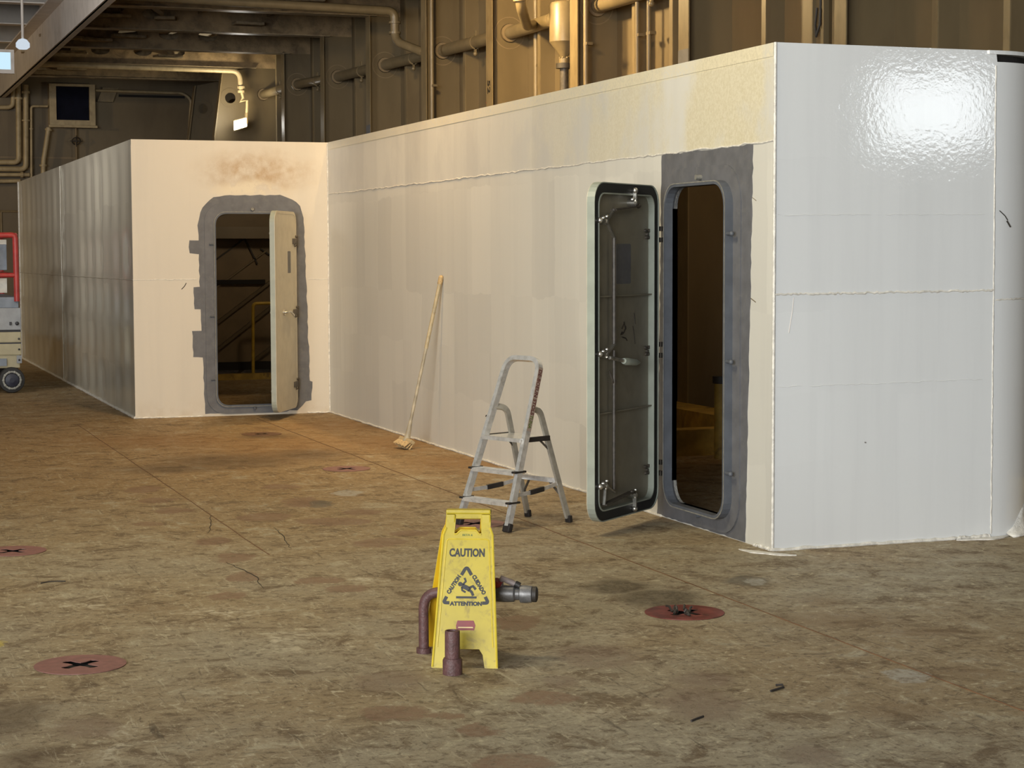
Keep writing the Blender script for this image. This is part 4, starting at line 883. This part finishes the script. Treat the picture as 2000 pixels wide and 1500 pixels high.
# ------------------------------------------------------------------ broom
t = thing('broom', 'straw coloured broom leaning head down against the white side wall', 'broom', (4.70, 15.75, 0))
h0, h1 = Vector((4.70, 15.755, .10)), Vector((4.985, 15.665, 1.475)); mid = h0.lerp(h1, .56)
obj('lower_pole', MB().cyl(h0, mid, .0135, n=10), 'pole_pale', t, world=True, smooth=50)
obj('upper_pole', MB().cyl(mid, h1, .0165, n=10), 'pole_tan', t, world=True, smooth=50)
m = MB(); m.cyl(h0.lerp(h1, .965), h1 + (h1 - h0).normalized() * .01, .021, n=12); m.ball(h1 + (h1 - h0).normalized() * .01, .021); obj('pole_cap', m, 'bristle', t, world=True, smooth=50)
m = MB(); m.tube([h0 - (h1 - h0).normalized() * .035, h0, h0.lerp(h1, .05), h0.lerp(h1, .10)], [.035, .027, .021, .016], 12); obj('pole_socket', m, 'pole_pale', t, world=True, smooth=50)
ang = -1.29
T = Matrix.Translation((4.695, 15.755, .072)) @ Matrix.Rotation(ang, 4, 'Z') @ Matrix.Rotation(-.62, 4, 'X') @ Matrix.Rotation(.10, 4, 'Y')
obj('head_block', MB().box(None, (.21, .05, .032), bev=.008, mat=T), 'broom_head', t, world=True)
m = MB(); rnd = random.Random(2)
for i in range(26):
    for j in range(3):
        a = T @ Vector((-.096 + .192 * i / 25, -.018 + .018 * j, -.014)); b = T @ Vector(((-.096 + .192 * i / 25) * 1.12, -.035 + .03 * j - .01 + rnd.uniform(-.004, .004), -.07 + rnd.uniform(-.004, .004)))
        b.z = max(b.z, .002); m.cyl(a, b, .0055, .0045, n=5)
o = obj('bristles', m, 'bristle', t, world=True); o['kind'] = 'stuff'

# ------------------------------------------------------------------ caution sign and the pipes around it
SX = Vector((2.291, 7.355, 0)); SY = Vector((2.533, 7.223, 0)); mid = (SX + SY) / 2; rz = math.atan2(SY.y - SX.y, SY.x - SX.x)
t = thing('caution_sign', 'yellow folding plastic wet floor caution sign with black lettering', 'sign', (mid.x, mid.y, 0), math.radians(-24))
LT = math.atan2(.205, .625)              # lean of each leaf
def leaf_f(side):
    def f(a, b, d):                       # b up the leaf, d out of its face
        if side > 0: y, z = b * math.sin(LT) - d * math.cos(LT), b * math.cos(LT) + d * math.sin(LT)
        else: y, z = .43 - b * math.sin(LT) + d * math.cos(LT), b * math.cos(LT) + d * math.sin(LT)
        return Vector((a - (.085 * (1 - b / .655) if side < 0 else 0), y, z))
    return f
LL = .655
outl = [(-.137, 0), (-.082, 0), (-.073, .055), (-.058, .078), (.058, .078), (.073, .055), (.082, 0), (.137, 0), (.105, .555), (.094, .585), (.094, .65), (.085, LL), (-.085, LL), (-.094, .65), (-.094, .585), (-.105, .555)]
hole = [(-.057, .556), (-.048, .556), (-.032, .572), (.034, .572), (.046, .556), (.056, .556), (.052, .622), (-.052, .622)]
for side, nm in ((1, 'front_leaf'), (-1, 'rear_leaf')):
    f = leaf_f(side); lf = obj(nm, MB().plate([outl, hole], f, -.012, 0.0), 'yellow' if side > 0 else 'yellow_deep', t)
    # raised rim round the leaf and pressed panel
    m = MB(); m.tube([f(a, b, .001) for a, b in [(-.133, .004), (-.103, .553), (-.092, .583)]], .005, 6).tube([f(a, b, .001) for a, b in [(.133, .004), (.103, .553), (.092, .583)]], .005, 6)
    m.tube([f(a, b, .0) for a, b in bend([Vector((x, y, 0)) for x, y in ((0, .535), (-.088, .535), (-.116, .09), (-.06, .09))], .015) for a, b in [(a.x, a.y)]] if False else [f(v.x, v.y, .0) for v in bend([(0, .535, 0), (-.088, .535, 0), (-.115, .085, 0)], .015)], .003, 6)
    m.tube([f(v.x, v.y, .0) for v in bend([(0, .535, 0), (.088, .535, 0), (.115, .085, 0)], .015)], .003, 6)
    m.tube([f(a, b, .001) for a, b in hole[:6]], .004, 6)
    obj('leaf_rim', m, 'yellow_pale', lf, smooth=50)
    if side > 0:
        def TM(a, b, rot=0.0):
            R = Matrix((Vector((1, 0, 0)), f(0, 1, 0) - f(0, 0, 0), f(0, 0, 1) - f(0, 0, 0))).transposed().to_4x4(); R.translation = f(a, b, .0008); return R @ Matrix.Rotation(rot, 4, 'Z')
        text('lettering', 'CAUTION', .04, 'ink', lf, TM(-.002, .478), .0016, width=.148, height=.036)
        text('lettering', 'BETA 6', .012, 'label_green', lf, TM(-.002, .552), .0003, width=.042, height=.009)
        cx_, bz, sz = -.002, .268, .152     # triangle base line, height
        hw = .094; apex = (cx_, bz + sz)
        def seg(P, r=.0075, mat_='ink'):
            mm.tube([f(a, b, .0012) for a, b in P], r, 8, prof=[(r, -.0006), (r, .0006), (-r, .0006), (-r, -.0006)])
        def flat(P, w, closed=False):
            # flat ribbon on the leaf
            n = len(P); L = []; R_ = []
            for i in range(n):
                tg = Vector(P[min(i + 1, n - 1)]) - Vector(P[max(i - 1, 0)]); tg.normalize(); nv = Vector((-tg.y, tg.x))
                L.append(Vector(P[i]) + nv * w); R_.append(Vector(P[i]) - nv * w)
            mm.plate([[(p.x, p.y) for p in L + R_[::-1]]], f, .0004, .0016)
        mm = MB()
        B2 = lambda P: [(v.x, v.y) for v in bend([(a, b, 0) for a, b in P], .016)]
        flat(B2([(cx_ - .021, bz + sz - .036), (cx_, bz + sz), (cx_ + .021, bz + sz - .036)]), .0068)
        flat(B2([(cx_ - hw + .014, bz + .026), (cx_ - hw, bz), (cx_ - hw + .026, bz)]), .0068)
        flat(B2([(cx_ + hw - .014, bz + .026), (cx_ + hw, bz), (cx_ + hw - .026, bz)]), .0068)
        flat([(cx_ - .041, bz + .023), (cx_ + .044, bz + .023)], .0045)
        # falling figure
        mm.plate([circ(cx_ - .025, bz + .078, .0095, 14)], f, .0004, .0016)
        flat([(cx_ - .018, bz + .072), (cx_ + .004, bz + .062), (cx_ + .016, bz + .054)], .0095)
        flat([(cx_ + .012, bz + .056), (cx_ + .024, bz + .044), (cx_ + .030, bz + .030)], .0055)
        flat([(cx_ + .012, bz + .062), (cx_ + .028, bz + .070), (cx_ + .040, bz + .056)], .0055)
        flat([(cx_ - .014, bz + .076), (cx_ - .002, bz + .090), (cx_ - .008, bz + .104)], .0042)
        flat([(cx_ - .018, bz + .066), (cx_ - .016, bz + .052), (cx_ - .002, bz + .044)], .0042)
        obj('slip_pictogram', mm, 'ink', lf)
        sl = math.atan2(sz, hw)
        text('lettering', 'CAUTION', .02, 'ink', lf, TM(cx_ - hw * .555, bz + sz * .50, sl), .0013, width=.088, height=.0185)
        text('lettering', 'CUIDADO', .02, 'ink', lf, TM(cx_ + hw * .565, bz + sz * .50, -sl), .0013, width=.092, height=.0185)
        text('lettering', 'ATTENTION', .02, 'ink', lf, TM(cx_, bz - .003), .0013, width=.134, height=.0185)
        bd = obj('badge', MB().plate([ragged([(-.038, .155), (.036, .155), (.040, .175), (.032, .195), (-.034, .195), (-.040, .175)], .02, .0005, 2)], f, .0003, .0018), 'red_badge', lf)
        obj('badge_stripe', MB().plate([[(-.032, .164), (.032, .164), (.030, .169), (-.030, .169)]], f, .0017, .0024), 'cream_badge', bd)
# top handle bridge and hinge blocks
m = MB(); top = leaf_f(1)(0, LL, 0)
m.box((0, .215, top.z - .004), (.188, .05, .018), bev=.006); obj('handle_bridge', m, 'yellow', t)
m = MB(); m.box((0, .226, top.z - .024), (.106, .010, .03), bev=.003); obj('handle_inset', m, 'yellow_deep', t)
for s in (-1, 1):
    m = MB(); m.box((s * .074, .205, top.z - .035), (.040, .034, .042), bev=.006); obj('hinge_block', m, 'yellow', t)

t = thing('outlet_pipe', 'red brown bent deck pipe with grey hose coupling, half hidden behind the caution sign', 'pipe', (2.345, 7.637, 0))
obj('pipe_run', MB().tube(bend([(2.345, 7.637, 0), (2.345, 7.637, .262), (2.66, 7.47, .262)], .075, 8), .0215, 14), 'maroon', t, world=True, smooth=50)
obj('base_collar', MB().cyl((2.345, 7.637, 0), (2.345, 7.637, .022), .032, n=18), 'maroon', t, world=True, smooth=40)
ax = Vector((.31, -.167, 0)).normalized(); b0 = Vector((2.60, 7.502, .262))
obj('coupling_body', MB().lathe([(.026, 0), (.034, .006), (.036, .06), (.034, .10), (.026, .108), (.026, .126)], b0, ax, 22), 'coupling', t, world=True, smooth=40)
obj('coupling_ring', MB().lathe([(.028, .124), (.037, .128), (.038, .15), (.035, .176), (.030, .18)], b0, ax, 22), 'coupling', t, world=True, smooth=40)
obj('hose_end', MB().lathe([(.024, .178), (.033, .18), (.033, .196), (.026, .2)], b0, ax, 22), 'marker', t, world=True, smooth=40)
vv = obj('valve_lever', MB().tube([b0 + ax * .04 + Vector((0, 0, .034)), b0 + ax * .05 + Vector((0, 0, .064)), b0 + ax * .085 + Vector((0, 0, .05)), b0 + ax * .11 + Vector((0, 0, .04))], [.016, .015, .013, .012], 10), 'valve_grey', t, world=True, smooth=50)
obj('valve_bonnet', MB().cyl(b0 + ax * .02 + Vector((0, 0, .02)), b0 + ax * .03 + Vector((0, -.012, .058)), .02, n=12), 'valve_red', t, world=True, smooth=50)
obj('lever_tip', MB().cyl(b0 + ax * .105 + Vector((0, 0, .044)), b0 + ax * .125 + Vector((0, 0, .034)), .0145, n=10), 'black_rub', t, world=True, smooth=50)

t = thing('standpipe', 'short red brown pipe stub standing open in front of the caution sign', 'pipe', (2.333, 7.205, 0))
obj('collar', MB().lathe([(.040, 0), (.040, .058), (.036, .066), (.03, .067)], n=24), 'maroon', t, smooth=40)
mb = MB(); mb.lathe([(.031, .06), (.0305, .172), (.0295, .178), (.024, .178), (.023, .10), (.001, .10)], n=24); obj('stub', mb, 'maroon', t, smooth=40)

# ------------------------------------------------------------------ scissor lift at the left edge
t = thing('scissor_lift', 'red railed scissor lift with cream chassis, cut by the left edge of the photo', 'lift', (1.85, 25, 0))
X0, X1, Y0, Y1 = 1.42, 2.215, 24.0, 26.2
ch = obj('chassis', MB().b2((X0, Y0, .30), (X1 - .02, Y1, .48), bev=.01).b2((X0, Y0 - .02, .46), (X1, Y1, .60), bev=.012).b2((X0 + .0, Y0 - .02, .615), (X1, Y1, .745), bev=.012), 'lift_cream', t, world=True)
obj('chassis_stripe', MB().b2((X0, Y0 - .012, .598), (X1 - .004, Y1, .617)).b2((X0, Y0 - .012, .745), (X1 - .004, Y1, .765)), 'lift_dark', ch, world=False)
obj('motor_bay', MB().b2((X0 + .1, Y0 - .03, .33), (X1 - .18, Y0 + .02, .42)), 'bluegrey', ch)
obj('side_plate', MB().b2((X1 - .06, Y0 - .028, .36), (X1 - .0, Y0 - .015, .455)), 'lift_grey', ch)
for c_ in ch.children: c_.location = -Vector(t.location)
m = MB()
for z in (.40, .53, .66): m.ball((X1 - .03, Y0 - .03, z), .013, n=8)
m.b2((X1 - .14, Y0 - .055, .83), (X1 - .115, Y0 - .04, .87)); m.ball((X1 - .05, Y0 - .05, .85), .024, n=10); obj('bolt_head', m, 'lift_dark', t, world=True)
obj('entry_panel', MB().b2((X0, Y0 - .04, .77), (X1, Y1, 1.04), bev=.008), 'lift_grey', t, world=True)
obj('scissor_cover', MB().b2((X0, Y0 + .02, 1.04), (X1 - .02, Y1 - .05, 1.17), bev=.008), 'bluegrey', t, world=True)
def rb(P, r=.036): return MB().tube(bend(P, .05), r, 10)
for y in (Y0, Y1 - .05):
    obj('guard_rail', rb([(X1 - .04, y, 1.12), (X1 - .045, y, 1.93), (X0 + .04, y, 1.93), (X0 + .04, y, 1.12)]), 'lift_red', t, world=True, smooth=50)
    obj('mid_rail', rb([(X1 - .045, y, 1.44), (X0 + .04, y, 1.44)], .03), 'lift_red', t, world=True, smooth=50)
for x in (X0 + .04, X1 - .045):
    for z in (1.93, 1.44): obj('side_rail', rb([(x, Y0, z), (x, Y1 - .05, z)], .028), 'lift_red', t, world=True, smooth=50)
for x in (X0 + .06, X1 - .085):
    for y in (Y0 + .25, Y1 - .35):
        w = obj('wheel', MB().lathe([(.11, -.06), (.15, -.055), (.158, -.02), (.158, .02), (.15, .055), (.11, .06)], (x, y, .158), (1, 0, 0), 26), 'tyre', t, world=True, smooth=40)
# front wheel turned across, so its face shows
w = obj('steered_wheel', MB().lathe([(.11, -.06), (.15, -.055), (.158, -.02), (.158, .02), (.15, .055), (.11, .06)], (X1 - .13, Y0 - .06, .158), (0, 1, 0), 28), 'tyre', t, world=True, smooth=40)
m = MB(); m.ring((X1 - .13, Y0 - .125, .158), (0, 1, 0), .103, .012, 24, 6)
for k in range(10): a_ = 2 * PI * k / 10; m.ball((X1 - .13 + .103 * math.cos(a_), Y0 - .128, .158 + .103 * math.sin(a_)), .017, n=8)
rim = obj('wheel_rim', m, 'wheel_rim', w); rim.location = -Vector(t.location)
hub = obj('wheel_hub', MB().lathe([(.085, 0), (.08, .012), (.03, .02), (.01, .02)], (X1 - .13, Y0 - .118, .158), (0, -1, 0), 20), 'hub_blue', w); hub.location = -Vector(t.location)
obj('control_box', MB().b2((X0 + .25, Y0 + .35, 1.50), (X1 - .12, Y0 + .55, 1.82), bev=.01), 'bluegrey', t, world=True)
obj('paper_sheet', MB().b2((X0 + .2, Y0 + .30, 1.22), (X1 - .13, Y0 + .33, 1.40)).b2((X0 + .3, Y0 + .6, 1.5), (X1 - .1, Y0 + .62, 1.88)), 'paper', t, world=True)
obj('control_stem', MB().cyl((X1 - .30, Y0 + .25, 1.1), (X1 - .30, Y0 + .25, 1.9), .014, n=8), 'lift_dark', t, world=True)

# look-alikes carry one group name each
GR = {'lashing_socket': 'lashing sockets in the deck', 'bent_rod': 'loose rods on the deck', 'short_rod': 'loose rods on the deck', 'curved_wire': 'loose rods on the deck',
      'watertight_door': 'open steel doors of the deck house', 'tall_pipe': 'pipes on the far bulkhead', 'thin_pipe': 'pipes on the far bulkhead', 'slanted_pipe': 'pipes on the far bulkhead',
      'hooked_pipe': 'pipes on the far bulkhead', 'level_pipe': 'pipes on the far bulkhead', 'conduit': 'pipes on the far bulkhead'}
for o in list(bpy.data.objects):
    g = GR.get(o.name.split('.')[0])
    if g and o.parent is None: o['group'] = g
